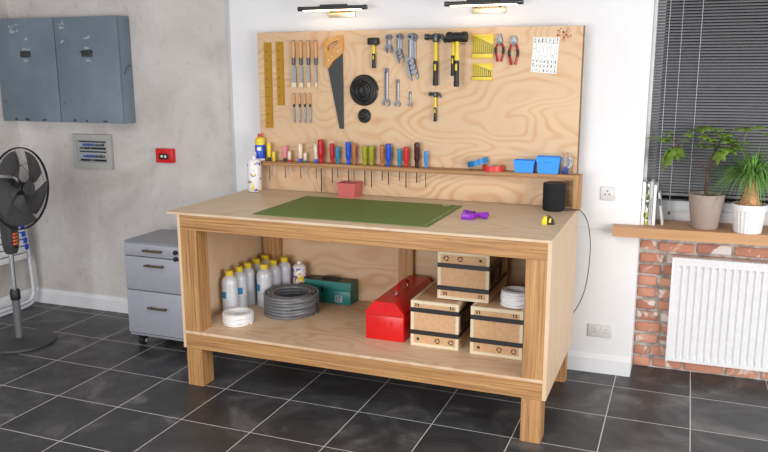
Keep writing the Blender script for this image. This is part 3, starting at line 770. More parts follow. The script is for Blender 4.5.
# pink pot
pA, pB = at(338, 196.5, -.01), at(353.7, 197.6, -.03)
t = empty('pot', (.665, .018, H+.0002), 'square pink plastic pot on the bench below the screwdrivers', 'pot')
def tapered(m, b, tp, h, wall, rim=0, rh=.01):
    def rc(a, z): return [Vector((-a[0], -a[1], z)), Vector((a[0], -a[1], z)), Vector((a[0], a[1], z)), Vector((-a[0], a[1], z))]
    R_ = [rc(b, 0)]
    if rim:
        k = 1-rh/h; mid = (b[0]+(tp[0]-b[0])*k, b[1]+(tp[1]-b[1])*k)
        R_ += [rc(mid, h-rh), rc((mid[0]+rim, mid[1]+rim), h-rh), rc((tp[0]+rim, tp[1]+rim), h)]
    else: R_ += [rc(tp, h)]
    R_ += [rc((tp[0]-wall, tp[1]-wall), h), rc((b[0]-wall, b[1]-wall), wall)]
    m.loft(R_); return m
m = tapered(MB('terracotta'), (.047, .045), (.052, .05), .078, .004, .005, .016); m.build('pot_body', t, smooth=0)
MB('soil').box(-.044, .044, -.042, .042, .05, .054).build('contents', t)
# cutting mat
m = MB('mat_green', 'mat_line', 'mat_logo')
mx0, mx1, my0, my1 = .443, 1.336, -.646, -.070; rr = .007
po = []
for cx, cy, a0 in ((mx1-rr, my1-rr, 0), (mx0+rr, my1-rr, 90), (mx0+rr, my0+rr, 180), (mx1-rr, my0+rr, 270)):
    for k in range(5): a = math.radians(a0+k*22.5); po.append((cx+rr*math.cos(a), cy+rr*math.sin(a)))
m.prism(po, H+.0002, H+.0032, 'z'); m.mi = 1
for i in range(18):
    x = mx0+.02+i*.05; m.box(x-.0005, x+.0005, my0+.02, my1-.02, H+.003, H+.0034)
for i in range(11):
    y = my0+.02+i*.0525; m.box(mx0+.02, mx1-.02, y-.0005, y+.0005, H+.003, H+.0034)
m.mi = 2; m.box(mx1-.10, mx1-.06, my1-.035, my1-.022, H+.0032, H+.0036)
m.box(mx1-.021, mx1-.0195, my0+.02, my1-.02, H+.0032, H+.0035)
tag(m.build('cutting_mat', smooth=0), 'large green cutting mat with a fine grid lying on the bench top', 'cutting mat')
# purple spring clamp
cl = empty('spring_clamp', (1.47, -.335, H+.0002), 'purple plastic spring clamp lying right of the cutting mat', 'clamp', rz=math.radians(8))
m = MB('purple'); m.box(-.075, .0, -.085, -.06, 0, .03, .004); m.box(-.07, -.055, -.06, -.02, 0, .026, .004); m.tube(smoothpath([(-.02, -.07, .015), (.02, -.02, .016), (.075, .03, .014)], 5), [.012]*11, 8); m.build('jaw', cl)
m = MB('purple'); m.tube(smoothpath([(-.085, .06, .014), (-.055, .05, .016), (-.01, .0, .018), (.035, -.03, .016), (.08, -.045, .013)], 5), [.007]+[.012]*20, 8); m.box(-.085, -.06, .04, .065, .002, .02, .003); m.build('jaw', cl)
MB('dark_steel').cyl((-.004, -.012, .002), (-.004, -.012, .034), .006, n=12).build('pivot_pin', cl)
cl.scale = (.76, .9, .9)
# tape measure
tm = empty('tape_measure', (1.82, -.385, H+.0002), 'small yellow and black tape measure on the bench in front of the speaker', 'tape measure', rz=math.radians(18))
m = MB('yellow'); m.prism([(-.034, .0), (-.034, .022), (-.022, .042), (-.008, .046), (-.008, 0)], -.016, .016); m.build('case', tm)
m = MB('black'); m.prism([(-.008, 0), (-.008, .046), (.012, .043), (.026, .03), (.03, .012), (.03, 0)], -.0165, .0165); m.build('grip', tm)
MB('yellow').prism([(-.0, .012), (.004, .034), (.014, .034), (.012, .012)], -.0178, -.016).build('badge', tm)
MB('steel').box(.03, .038, -.011, .011, .0005, .006).build('blade_hook', tm)
tm.scale = (.85, .85, .85)
# smart speaker and cable
sp = empty('speaker', (1.785, -.02, H+.0002), 'black cylindrical fabric speaker standing under the right end of the ledge', 'speaker')
fab = NT('speaker_cloth'); nv = fab.noise(fab.coord(), 700, 1); fab.out(fab.ramp(nv, [(.3, (14, 14, 15)), (.7, (30, 30, 32))]), .9); fab.bump(nv, .4, .001); M['cloth'] = fab.m
r = .0545
MB('cloth').lathe([(0, .003), (r*.93, .003), (r, .012), (r, .13), (r*.985, .134), (r*.95, .136)], n=40).build('body', sp)
MB('black').lathe([(r*.955, .1355), (r*.93, .1372), (0, .1372)], n=40).build('top_plate', sp)
MB('black_rubber').lathe([(0, 0), (r*.9, 0), (r*.92, .004), (0, .004)], n=30).build('foot', sp)
cb = MB('black')
pts = [(1.835, -.035, H+.012), (1.846, -.022, H+.0035), (1.87, .002, H+.0028), (1.90, .008, H+.0028), (1.915, .01, H-.002)]
pts += [tuple(at(px, py, y)) for px, py, y in ((586.5, 219, .04), (589.5, 232, .06), (590.2, 250, .075), (588.2, 272, .09), (584, 292, .11), (576, 309, .13), (565, 322, .14))]
cb.tube(smoothpath(pts, 6), .0022, 8); tag(cb.build('power_cable'), 'thin black power cable hanging from the speaker over the bench edge', 'cable')
# tape rolls
def tape(name, loc, ro, ri, w, mat, label, rot=None):
    t = empty(name, loc, label, 'tape')
    if rot: t.rotation_euler = rot
    MB(mat).lathe([(ri+.004, 0), (ro, 0), (ro, w), (ri+.004, w)], n=36).build('tape_winding', t)
    MB('tape_core').lathe([(ri, .001), (ri+.004, .001), (ri+.004, w-.0005), (ri, w-.0005), (ri, .001)], n=36).build('core', t)
    return t
p = at(492, 170, .03)
tape('tape_roll', (p.x, .056, ZL+.0002), .056, .038, .028, 'red_tape', 'red roll of tape lying flat on the ledge under the blue roll')
p = at(478.5, 165, .03)
tape('tape_roll', (p.x-.006, .054, ZL+.028), .055, .037, .027, 'blue_tape', 'blue roll of tape leaning on the red roll on the ledge', (0, math.radians(-17), 0))
# blue bins
def bin_(x0, x1, h, d, label, dbl=False):
    t = empty('storage_bin', ((x0+x1)/2, .0235+d/2, ZL+.0002), label, 'bin', 'blue bins on the ledge')
    w = (x1-x0)/2
    m = tapered(MB('bin_blue'), (w*.86, d/2*.88), (w*.96, d/2*.96), h, .002, .003, h*.28); m.build('bin_body', t, smooth=0)
    MB('bin_blue').box(-w*.3, w*.3, -d/2-.002, -d/2+.003, h*.74, h*.94, .001).build('label_holder', t)
    if dbl:
        m = tapered(MB('bin_blue'), (w*.86, d/2*.88), (w*.96, d/2*.96), h*.55, .002, .003, h*.2)
        m.xf(Matrix.Translation((0, 0, h*.55))); m.build('inner_tray', t, smooth=0)
a, b = at(513.4, 165, .024), at(534.2, 165, .024)
bin_(a.x, b.x, .062, .066, 'smaller blue plastic bin on the ledge beside the tape rolls')
a, b = at(536.2, 165, .024), at(559.5, 165, .024)
bin_(a.x, b.x, .076, .066, 'larger blue plastic bin with an inner tray at the right end of the ledge', True)
# clear packet
a = at(567.5, 173, .05); t = empty('clear_packet', (a.x-.004, .052, ZL), 'crumpled clear packet of blue and white pieces at the right end of the ledge', 'packet')
m = MB('polybag'); rk = random.Random(4)
rings = []
for k in range(7):
    z = k*.017; ww = .03*(1-.1*k/6); dd = .02*(1-.75*k/6)
    rings.append([Vector((ww*math.cos(a)*rk.uniform(.8, 1.1), dd*math.sin(a)*rk.uniform(.75, 1.1), z+rk.uniform(-.003, .003)+.003)) for a in [2*PI*i/14 for i in range(14)]])
m.loft(rings); m.build('bag', t, smooth=0)
m = MB('deep_blue'); m.box(-.022, .006, -.009, .008, .004, .032, .002); m.build('blue_pieces', t)
m = MB('white_plastic', 'deep_blue')
for i in range(16):
    m.mi = 1 if i % 4 == 3 else 0
    x, z, an = rk.uniform(-.012, .016), rk.uniform(.03, .07), rk.uniform(-1, 1)
    m.tube([(x-.014*math.sin(an), rk.uniform(-.006, .004), z-.016*math.cos(an)), (x+.014*math.sin(an), rk.uniform(-.006, .004), z+.016*math.cos(an))], .0024, 6)
m.build('white_pieces', t)

# ------------------------------------------------------------------ lower shelf contents
SH = .2912
proto = None
B = [(.137, -.398, 'frontmost silver bottle of the left row, behind the white coil'), (.139, -.306, 'second silver bottle from the front in the left row'), (.139, -.216, 'middle silver bottle of the left row'),
     (.14, -.123, 'fourth silver bottle of the left row, next to the rear post'), (.142, -.026, 'rearmost silver bottle of the left row, before the rear post'),
     (.241, -.208, 'frontmost silver bottle of the right row, beside the grey coil'), (.243, -.112, 'middle silver bottle of the right row'), (.266, -.026, 'rearmost silver bottle of the right row, near the small spray can')]
for i, (x, y, lb) in enumerate(B):
    if proto is None:
        t = empty('bottle', (x, y, SH), lb, 'bottle', 'silver bottles with yellow caps on the lower shelf'); r = .043
        m = MB('bottle'); m.lathe([(0, 0), (r*.9, 0), (r, .004), (r, .17), (r*.97, .182), (r*.82, .198), (r*.5, .21), (r*.42, .213), (r*.42, .22), (0, .22)], n=28); m.build('body', t)
        MB('yellow').lathe([(0, .213), (r*.5, .213), (r*.52, .216), (r*.5, .238), (r*.42, .24), (0, .24)], n=20).build('cap', t)
        lab = MB('label_blue').lathe([(r*1.006, .092), (r*1.006, .13)], n=10, a0=math.radians(195), a1=math.radians(275)).build('label', t); lab['label'] = 'blue label patch'
        m = MB('label_grey'); 
        for k in range(9):
            z = .02+k*.0075; m.lathe([(r*1.004, z), (r*1.004, z+.0022)], n=10, a0=math.radians(200), a1=math.radians(320-12*(k % 3)))
        m.build('small_print', t)
        m = MB('sage'); m.lathe([(r*1.005, .14), (r*1.005, .155)], n=6, a0=math.radians(200), a1=math.radians(235)); m.build('emblem', t)
        proto = t
    else: dup(proto, (x, y, SH), lb, rz=[0, .9, -1.4, .4, .2, -.2, -1.3, -1.5][i])
spray_can('spray_can', (.362, -.022, SH), .038, .225, 'can_label_small', 'small white paint spray can with red and yellow print behind the grey coil')

def coil(name, loc, ro, ri, h, tr, mat, label, seed, rows, cols):
    rc = random.Random(seed); t = empty(name, loc, label, 'coil'); pts = []
    N = 28
    seq = []
    for j in range(rows):
        cc = range(cols) if j % 2 == 0 else reversed(range(cols))
        for k in cc: seq.append((j, k))
    for q, (j, k) in enumerate(seq):
        nj, nk = seq[min(q+1, len(seq)-1)]
        rad0 = ro-tr-(ro-ri-2*tr)*k/max(1, cols-1); rad1 = ro-tr-(ro-ri-2*tr)*nk/max(1, cols-1)
        z0 = tr+(h-2*tr)*j/max(1, rows-1); z1 = tr+(h-2*tr)*nj/max(1, rows-1)
        ph, am = rc.uniform(0, 6), rc.uniform(.0, .0035)
        for i in range(N):
            f = i/N; a = 2*PI*f; g = max(0, (f-.8)/.2)
            rad = rad0*(1-g)+rad1*g+am*math.sin(2*a+ph); z = max(tr, z0*(1-g)+z1*g+am*.5*math.sin(a+ph)*(1 if j else 0))
            pts.append((rad*math.cos(a), rad*math.sin(a), z))
    MB(mat).tube(pts, tr, 7).build('wound_cable', t)
    return t
t = coil('cable_coil', (.437, -.262, SH), .151, .098, .118, .0085, 'coil_grey', 'large coil of dark grey hose lying in front of the teal toolbox', 2, 7, 3)
MB('black').tube([(.1245+.03*math.cos(a), 0, .0605+.0575*math.sin(a)) for a in [2*PI*i/16 for i in range(16)]], .003, 6, closed=True).build('tie', t)
t = coil('cable_coil', (.262, -.522, SH), .082, .05, .06, .0062, 'white_plastic', 'small coil of white cable lying at the front left of the shelf', 5, 5, 3)
# teal toolbox
t = empty('toolbox', (.546, .012, SH), 'teal metal toolbox with a black lid on the lower shelf', 'toolbox')
TW, TD, TH = .144, .056, .125
t.rotation_euler = (0, 0, math.radians(0)); 
m = MB('teal_paint'); m.box(-TW, TW, -TD, TD, 0, TH*.62, .003); m.build('body', t)
m = MB('teal_paint', 'teal_dark'); pr = [(-TD, TH*.63), (-TD, TH*.72), (-TD*.8, TH), (TD*.8, TH), (TD, TH*.72), (TD, TH*.63)]
m.loft([[Vector((x, y, z)) for y, z in pr] for x in (-TW, TW)])
m.mi = 1; m.box(-TW+.001, TW-.001, -TD*.8, TD*.8, TH-.0005, TH+.002, .001); m.build('lid', t, smooth=20)
m = MB('black'); m.tube(smoothpath([(-.045, 0, TH), (-.04, 0, TH+.012), (0, 0, TH+.014), (.04, 0, TH+.012), (.045, 0, TH)], 4), .006, 8); m.box(-.055, .055, -.016, .016, TH, TH+.005, .002); m.build('handle', t)
MB('black').box(-.035, -.022, -TD-.003, -TD+.001, TH*.5, TH*.76, .001).build('latch', t)
m = MB('sticker', 'teal_paint'); m.box(.05, .095, -TD-.0008, -TD+.001, .012, .052); m.mi = 1; m.box(.056, .062, -TD-.0012, -TD, .02, .046); m.box(.068, .082, -TD-.0012, -TD, .036, .046); m.box(.068, .074, -TD-.0012, -TD, .018, .03); m.build('sticker', t, smooth=0)
# red toolbox
t = empty('toolbox', (1.072, -.245, SH), 'long red metal toolbox with a sloped lid beside the boxes', 'toolbox')
w, l = .0985, .255
m = MB('red_paint'); m.box(-w, w, -l, l, 0, .124, .003); m.build('body', t)
m = MB('red_paint'); pr = [(-w-.001, .126), (-w-.001, .14), (-w*.56, .193), (w*.56, .193), (w+.001, .14), (w+.001, .126)]
m.loft([[Vector((x, y, z)) for x, z in pr] for y in (-l-.001, l+.001)]); m.build('lid', t, smooth=20)
m = MB('red_paint')
for x in (-.035, 0, .035): m.prism([(x-.006, .03), (x-.003, .095), (x+.006, .1), (x+.003, .035)], -l-.0022, -l+.001)
m.build('pressed_ribs', t)
MB('gap').box(-w+.002, w-.002, -l+.003, l-.003, .1235, .1265).build('lid_seam', t)
hd = MB('red_paint').tube(smoothpath([(0, -.085, .193), (0, -.08, .212), (0, -.055, .228), (0, .0, .231), (0, .055, .228), (0, .08, .212), (0, .085, .193)], 4), .0085, 8).build('handle', t)
for y in (-.085, .085): MB('chrome').cyl((0, y, .192), (0, y, .199), .013, n=14).build('handle_mount', hd)
m = MB('chrome'); m.box(w-.001, w+.004, -.14, -.12, .1, .15, .001); m.box(w-.001, w+.004, .12, .14, .1, .15, .001); m.build('latch', t)
# cardboard boxes
def card_box(loc, w, d, h, label, flip=False, rz=0):
    t = empty('cardboard_box', loc, label, 'box', 'cardboard storage boxes on the lower shelf', rz)
    m = MB('kraft', 'cream'); m.box(-w/2+.002, w/2-.002, -d/2+.002, d/2-.002, .001, h-.002)
    m.mi = 1; e = .015
    def rim(a0, a1, b0, b1, c0, c1): m.box(min(a0, a1), max(a0, a1), min(b0, b1), max(b0, b1), c0, c1)
    for sy in (-1, 1):
        y0, y1 = sy*(d/2-.0025), sy*d/2
        for sx in (-1, 1): rim(sx*(w/2-e), sx*w/2, y0, y1, 0, h-.0005)
        for z in (0, h-e): rim(-w/2+e, w/2-e, y0, y1, z, z+e-.0005)
        x0, x1 = sy*(w/2-.0025), sy*w/2
        for sx in (-1, 1): rim(x0, x1, sx*(d/2-e), sx*(d/2-.0026), 0, h-.0005)
        for z in (0, h-e): rim(x0, x1, -d/2+e, d/2-e, z, z+e-.0005)
        rim(-w/2+.003, w/2-.003, sy*(d/2-e), sy*(d/2-.003), h-.002, h); rim(sy*(w/2-e), sy*(w/2-.003), -d/2+e, d/2-e, h-.002, h)
    m.build('carton', t, smooth=0)
    Zf = (lambda z: h-z) if flip else (lambda z: z)
    for zz in (.068, .178):
        a, b = sorted((Zf(zz-.011), Zf(zz+.011)))
        m = MB('black'); m.box(-w/2-.0012, w/2+.0012, -d/2-.0012, d/2+.0012, a, b); bmesh.ops.delete(m.bm, geom=[f for f in m.bm.faces if abs(f.normal.z) > .5], context='FACES'); m.build('strap', t, smooth=0)
    # printed marks: recycling rings and corner ticks on the front, tall letters on the side
    y = -d/2-.0004
    def tri(cx, cz, r):
        m = MB('ink')
        for k in range(3):
            a0 = math.radians(90+120*k+16); a1 = math.radians(90+120*k+94)
            pts = [(cx+r*math.cos(a0+(a1-a0)*i/6), y, cz+r*math.sin(a0+(a1-a0)*i/6)) for i in range(7)]
            m.tube(pts, r*.17, 5)
            q = pts[-1]; m.cyl(q, (q[0]-r*.45*math.sin(a1), q[1], q[2]+r*.45*math.cos(a1)), r*.36, .0003, 6)
        m.build('recycling_mark', t, smooth=0)
    sgn = -1 if flip else 1
    for cx in (.015, .082): tri(sgn*cx, Zf(.034), .0105)
    MB('ink').box(sgn*-.082-.006, sgn*-.082+.006, y-.0002, y+.0006, Zf(.034)-.006, Zf(.034)+.006).build('printed_mark', t, smooth=0)
    for cx in (-.092, -.080, .078, .090):
        z = Zf(.204); m = MB('ink'); m.box(cx-.0022, cx+.0022, y-.0002, y+.0006, z-.009, z+.006); m.box(cx-.004, cx+.001, y-.0002, y+.0006, z+.003, z+.0055); m.build('printed_mark', t, smooth=0)
    m = MB('ink'); x = w/2+.0004; yy = -d/2+.035; ls = []
    z0, z1 = sorted((Zf(.085), Zf(.162)))
    for kind in ('N', 'I', 'L', 'L', 'I', 'N'):
        def bar(ya, yb, za, zb): m.box(x-.0006, x+.0003, ya, yb, za, zb)
        bar(yy, yy+.012, z0, z1)
        if kind == 'N':
            bar(yy+.028, yy+.04, z0, z1); m.prism([(yy+.002, z1), (yy+.014, z1), (yy+.038, z0), (yy+.026, z0)], x-.0006, x+.0003, 'x'); yy += .052
        elif kind == 'L':
            bar(yy, yy+.03, z0, z0+.012) if not flip else bar(yy, yy+.03, z1-.012, z1); yy += .04
        else: yy += .026
        if yy > d/2-.06: break
    for z in (z0-.007, z1+.005): m.box(x-.0006, x+.0003, -d/2+.02, d/2-.02, z, z+.002)
    m.build('side_lettering', t, smooth=0)
    return t
card_box((1.329, -.325, SH), .236, .37, .224, 'left lower kraft cardboard box with black bands beside the red toolbox')
card_box((1.628, -.330, SH), .243, .38, .228, 'right lower kraft cardboard box carrying the white coil')
card_box((1.448, -.262, SH+.2285), .248, .38, .232, 'upper kraft cardboard box stacked upside down across the two lower boxes', True)
coil('cable_coil', (1.697, -.432, SH+.2285), .07, .04, .074, .0068, 'white_plastic', 'coil of white cable on top of the right lower box', 8, 6, 3)

# ------------------------------------------------------------------ wall lights
def lamp(x0, x1, px0, px1, zb, label):
    xm = (x0+x1)/2; yb = .052; wx = (px0+px1)/2; yw = wy(wx)
    t = empty('picture_light', (wx, yw, zb), label, 'wall light', 'wall lights above the tool board', rz=SL)
    def X(v): return v-wx
    r = .0115; ly = yb-yw
    MB('dark_grey').cyl((X(x0), ly, .0), (X(x1), ly, 0), r, n=20).build('housing', t)
    for q in (x0, x1-.022): MB('dark_steel').cyl((X(q)-.001, ly, 0), (X(q)+.023, ly, 0), r+.0012, n=20).build('end_cap', t)
    m = MB('lamp_glow'); m.box(X(x0)+.03, X(x1)-.03, ly-.0085, ly+.0085, -.0135, -.0085, .001); m.build('diffuser', t)
    m = MB('brass'); m.box(X(px0), X(px1), -.014, 0, -.041, -.004, .002); m.build('mounting_plate', t)
    m = MB('dark_grey'); m.box(X(px0), X(px1), ly-.006, ly+.006, r-.001, r+.008, .002)
    for q in (px0+.02, px1-.03): m.tube(smoothpath([(X(q), -.01, -.012), (X(q), -.04, .012), (X(q), ly, .0)], 5), .005, 8)
    m.build('arm', t)
    return t
lamp(.358, .756, .487, .645, 1.9085, 'left brass and black picture light glowing above the chisels and saw')
lamp(1.187, 1.583, 1.30, 1.474, 1.9085, 'right brass and black picture light glowing above the yellow key sets')

# ------------------------------------------------------------------ wall cabinet and wall boxes
wc = empty('wall_cabinet', (-1.325, wy(-1.325)+.003, 1.262), 'worn blue grey steel two door cabinet high on the plaster wall', 'cabinet', rz=SL)
CW, CH, CD = .474, .646, .125
m = MB('worn'); m.box(-CW, CW, -CD+.02, 0, 0, CH, .006); m.build('body', wc)
for sx, nm in ((-1, 'left'), (1, 'right')):
    x0, x1 = (-CW+.001, -.0025) if sx < 0 else (.0025, CW-.001)
    dm = MB('worn'); dm.box(x0, x1, -CD, -CD+.019, .002, CH-.002, .004); dr = dm.build('door', wc)
    cx = -.24 if sx < 0 else .242
    m = MB('dark_steel', 'steel'); m.box(cx-.042, cx+.042, -CD-.004, -CD+.001, .405, .445, .003)
    if sx > 0: m.tube(smoothpath([(cx-.03, -CD-.004, .432), (cx-.025, -CD-.02, .432), (cx+.03, -CD-.02, .432), (cx+.036, -CD-.004, .432)], 3), .006, 8)
    m.build('handle', dr)
    rq = random.Random(9+sx)
    def chip(x, z, w, h, n, mt='sticker', nm='torn_sticker'):
        m = MB(mt)
        for i in range(n):
            a, b = x+rq.uniform(0, w), z+rq.uniform(0, h); s = rq.uniform(.007, .013)
            m.prism([(a-s, b-s*.4), (a+s*.7, b-s*.6), (a+s, b+s*.4), (a-s*.3, b+s*.6)], -CD-.0006-.0001*(i % 3), -CD+.0005)
        m.build(nm, dr, smooth=0)
    if sx < 0: chip(cx-.03, .452, .06, .01, 6)
    else: chip(cx-.015, .456, .035, .003, 3)
    chip(cx-.015, .382, .03, .008, 5)
    chip(cx-.015, .515, .035, .012, 5)
    if sx < 0: chip(-.36, .56, .07, .055, 11); chip(-.46, .585, .03, .04, 4)
    else: chip(.03, .575, .05, .045, 9); chip(.045, .495, .02, .01, 2)
    chip(x0+.03, .12, .012, .012, 2, 'mid_grey', 'scuff')
    for q in (.1, .19, .33): chip(x0+q, .012, .02, .006, 3, 'gap', 'paint_chip')
m = MB('dark_steel'); m.tube(smoothpath([(CW, -.085, .3), (CW, -.07, .315), (CW, -.05, .345), (CW, -.02, .355)], 3), .003, 5); m.build('side_scratch', wc, smooth=0)

mp = empty('fuse_panel', (-1.19, wy(-1.19)+.004, 1.071), 'grey framed fuse panel with two rows of blue and black switches', 'fuse panel', rz=SL)
m = MB('box_grey'); m.shape([[(-.146, -.106), (.146, -.106), (.146, .108), (-.146, .108)], [(-.128, -.072), (.118, -.072), (.118, .076), (-.128, .076)]], -.03, 0, .003); m.build('frame', mp)
MB('label_grey').box(-.13, .12, -.016, -.001, -.074, .078).build('back_plate', mp)
for z in (.074-.01, .0): MB('ink').box(-.104, .11, -.02, -.015, z-.005, z+.003).build('rail', mp)
rq = random.Random(2)
for z in (.022, -.055):
    for i in range(11):
        x = -.09+i*.0185
        sw = MB('black' if rq.random() < .75 else 'mid_grey').box(x-.006, x+.006, -.026, -.015, z-.006, z+.006, .001).build('switch', mp)
for z in (.044, -.03):
    m = MB('deep_blue', 'ink')
    for i in range(12):
        m.mi = 0 if i < 7 else 1
        x = -.075+i*.0145; m.prism([(x-.006, z-.008), (x+.003, z-.009), (x+.007, z+.008), (x-.002, z+.01*rq.random())], -.019, -.015)
    m.build('wires', mp, smooth=0)
ra = empty('alarm_box', (-.634, wy(-.624)+.004, 1.065), 'small bright red alarm box on the plaster wall', 'alarm box', rz=SL)
MB('red_paint').box(-.062, .062, -.035, 0, -.044, .044, .004).build('housing', ra)
MB('black').box(-.036, .036, -.037, -.034, -.022, .014, .001).build('window', ra)
m = MB('white_plastic', 'green'); m.box(-.022, -.006, -.0385, -.0365, -.01, .004); m.box(.006, .018, -.0385, -.0365, -.012, .004); m.mi = 1; m.box(-.004, .004, -.0385, -.0365, -.01, .002); m.build('indicator', ra)
MB('dark_red').box(-.022, .022, -.036, -.034, .022, .027).build('slot', ra)

# wall sockets
def socket(x, z, w, h, label, kind):
    t = empty('wall_socket', (x, wy(x)+.001, z), label, 'socket', rz=SL)
    MB('socket').box(-w/2, w/2, -.009, 0, -h/2, h/2, .003).build('face_plate', t)
    if kind == 'double':
        for sx in (-1, 1):
            m = MB('mid_grey'); c = sx*w*.25
            m.box(c-.002, c+.002, -.0096, -.008, .008, .014); m.box(c-.011, c-.006, -.0096, -.008, -.008, -.005); m.box(c+.006, c+.011, -.0096, -.008, -.008, -.005); m.build('pin_holes', t, smooth=0)
            MB('white_plastic').box(sx*w*.1-.005, sx*w*.1+.005, -.012, -.008, .01, .022, .001).build('rocker_switch', t)
    else:
        m = MB('mid_grey'); 
        for a in (90, 210, 330): m.cyl((-.004+.011*math.cos(math.radians(a)), -.0098, .002+.011*math.sin(math.radians(a))), (-.004+.011*math.cos(math.radians(a)), -.008, .002+.011*math.sin(math.radians(a))), .0042, n=10)
        m.build('pin_holes', t, smooth=0)
        m = MB('white_plastic'); m.box(.012, .022, -.012, -.008, -.006, .016, .001); m.build('rocker_switch', t)
socket(2.023, .964, .074, .072, 'small square white wall socket right of the speaker', 'single')
socket(2.02, .231, .122, .07, 'wide double white wall socket low on the white wall', 'double')

# ------------------------------------------------------------------ filing cabinet
fc = empty('filing_cabinet', (-.380, -.193, 0), 'grey steel three drawer filing cabinet on casters left of the workbench', 'filing cabinet')
FW, FD = .2, .172
m = MB('cabinet_grey'); m.box(-FW, FW, -FD+.003, FD, .07, .628, .004); m.build('body', fc)
MB('cabinet_top').box(-FW, FW, -FD, FD, .6285, .634, .002).build('top', fc)
for z0, z1, hz, hs in ((.553, .624, .591, .006), (.352, .548, .505, .012), (.092, .347, .256, .016)):
    dr = MB('cabinet_grey').box(-FW+.005, FW-.004, -FD-.011, -FD+.004, z0, z1, .002).build('drawer', fc)
    y = -FD-.011
    h = MB('antique_brass').tube(smoothpath([(-.05+hs, y-.018, hz), (-.045+hs, y-.022, hz), (.06+hs, y-.022, hz), (.066+hs, y-.018, hz)], 3), .0062, 8).build('handle', dr)
    m = MB('antique_brass'); m.cyl((-.04+hs, y+.001, hz), (-.04+hs, y-.02, hz), .005, n=8); m.cyl((.055+hs, y+.001, hz), (.055+hs, y-.02, hz), .005, n=8); m.build('handle_post', h)
for z in (.594, .557): MB('black').cyl((.165, -FD-.013, z), (.165, -FD-.026, z), .013, n=14).build('lock', fc)
MB('gap').box(-FW+.01, FW-.01, -FD+.0, -FD+.01, .085, .62).build('drawer_shadow_gap', fc)
for x in (-.15, .15):
    for y in (-.122, .122):
        c_ = MB('black'); c_.box(x-.02, x+.02, y-.02, y+.02, .055, .0705); c_.box(x-.022, x-.016, y-.012, y+.012, .02, .06); c_.box(x+.016, x+.022, y-.012, y+.012, .02, .06); cc = c_.build('caster', fc)
        w_ = MB('black_rubber'); w_.cyl((x-.016, y, .0255), (x+.016, y, .0255), .0255, n=20); ww = w_.build('wheel', cc)
        MB('white_plastic').cyl((x+.0225, y, .0255), (x+.024, y, .0255), .011, n=14).build('hub_cap', cc)

# ------------------------------------------------------------------ pedestal fan
fx, fy = -1.230, -.563
fan = empty('pedestal_fan', (fx, fy, 0), 'dark grey pedestal fan on a round base near the side wall', 'fan')
MB('dark_grey').lathe([(0, 0), (.198, 0), (.203, .008), (.198, .018), (.15, .025), (.05, .029), (.03, .036), (0, .036)], n=48).build('base', fan)
MB('mid_grey').cyl((0, 0, .02), (0, 0, .29), .022, n=24).build('lower_pole', fan)
MB('black').lathe([(0, .268), (.027, .268), (.029, .276), (.029, .316), (.024, .33), (0, .33)], n=24).build('collar', fan)
MB('chrome').cyl((0, 0, .32), (0, 0, .60), .0145, n=20).build('upper_pole', fan)
m = MB('dark_grey')
rings = []
for z, w, d in ((.545, .024, .024), (.565, .033, .03), (.6, .042, .034), (.76, .046, .036), (.82, .04, .034), (.86, .026, .026)):
    rings.append([Vector((d*sx*c+.004, w*sy*e, z)) for sx, sy, c, e in ((-1, -1, 1, .7), (-1, -1, .7, 1), (1, -1, .7, 1), (1, -1, 1, .7), (1, 1, 1, .7), (1, 1, .7, 1), (-1, 1, .7, 1), (-1, 1, 1, .7))])
m.loft(rings); cbx = m.build('control_box', fan)
for k in range(4): MB('orange').box(.034, .046, -.02, .014, .600+k*.019, .612+k*.019, .002).build('button', cbx)
MB('black').cyl((.03, 0, .585), (.05, 0, .585), .007, n=12).build('timer_knob', cbx)
HZ = .929; cx = .11
m = MB('dark_grey'); m.lathe([(0, -.075), (.03, -.07), (.052, -.05), (.058, -.01), (.056, .05), (.045, .062), (0, .062)], (.0, 0, HZ), 24, axis='x'); mh = m.build('motor_housing', fan)
MB('dark_grey').cyl((0, 0, .84), (0, 0, HZ-.03), .02, .026, 16).build('neck', fan)
MB('white_plastic').cyl((-.02, -.02, HZ-.075), (-.02, -.045, HZ-.075), .014, n=14).build('tilt_knob', fan)
Rf = .231
def guard(name, s):
    m = MB('black_rubber')
    c0 = cx
    m.tube([(c0+s*.004, Rf*math.cos(a), HZ+Rf*math.sin(a)) for a in [2*PI*i/64 for i in range(64)]], .0036, 8, closed=True)
    dep = .06 if s > 0 else -.062
    for rr_, k in ((.62, .75),): m.tube([(c0+dep*k, Rf*rr_*math.cos(a), HZ+Rf*rr_*math.sin(a)) for a in [2*PI*i/48 for i in range(48)]], .0013, 5, closed=True)
    for i in range(72):
        a = 2*PI*i/72; pts = []
        for f in (1, .93, .8, .6, .4, .2):
            pts.append((c0+dep*(1-f**3.2), Rf*f*math.cos(a+.35*(1-f)), HZ+Rf*f*math.sin(a+.35*(1-f))))
        m.tube(pts, .0007, 4)
    return m.build(name, fan)
fg = guard('front_guard', 1); guard('rear_guard', -1)
MB('dark_grey').lathe([(0, .064), (.03, .064), (.046, .058), (.048, .052), (.0, .05)], (cx, 0, HZ), 28, axis='x').build('front_badge', fg)
MB('black').lathe([(0, -.03), (.036, -.03), (.042, .0), (.034, .03), (0, .036)], (cx, 0, HZ), 24, axis='x').build('hub', fan)
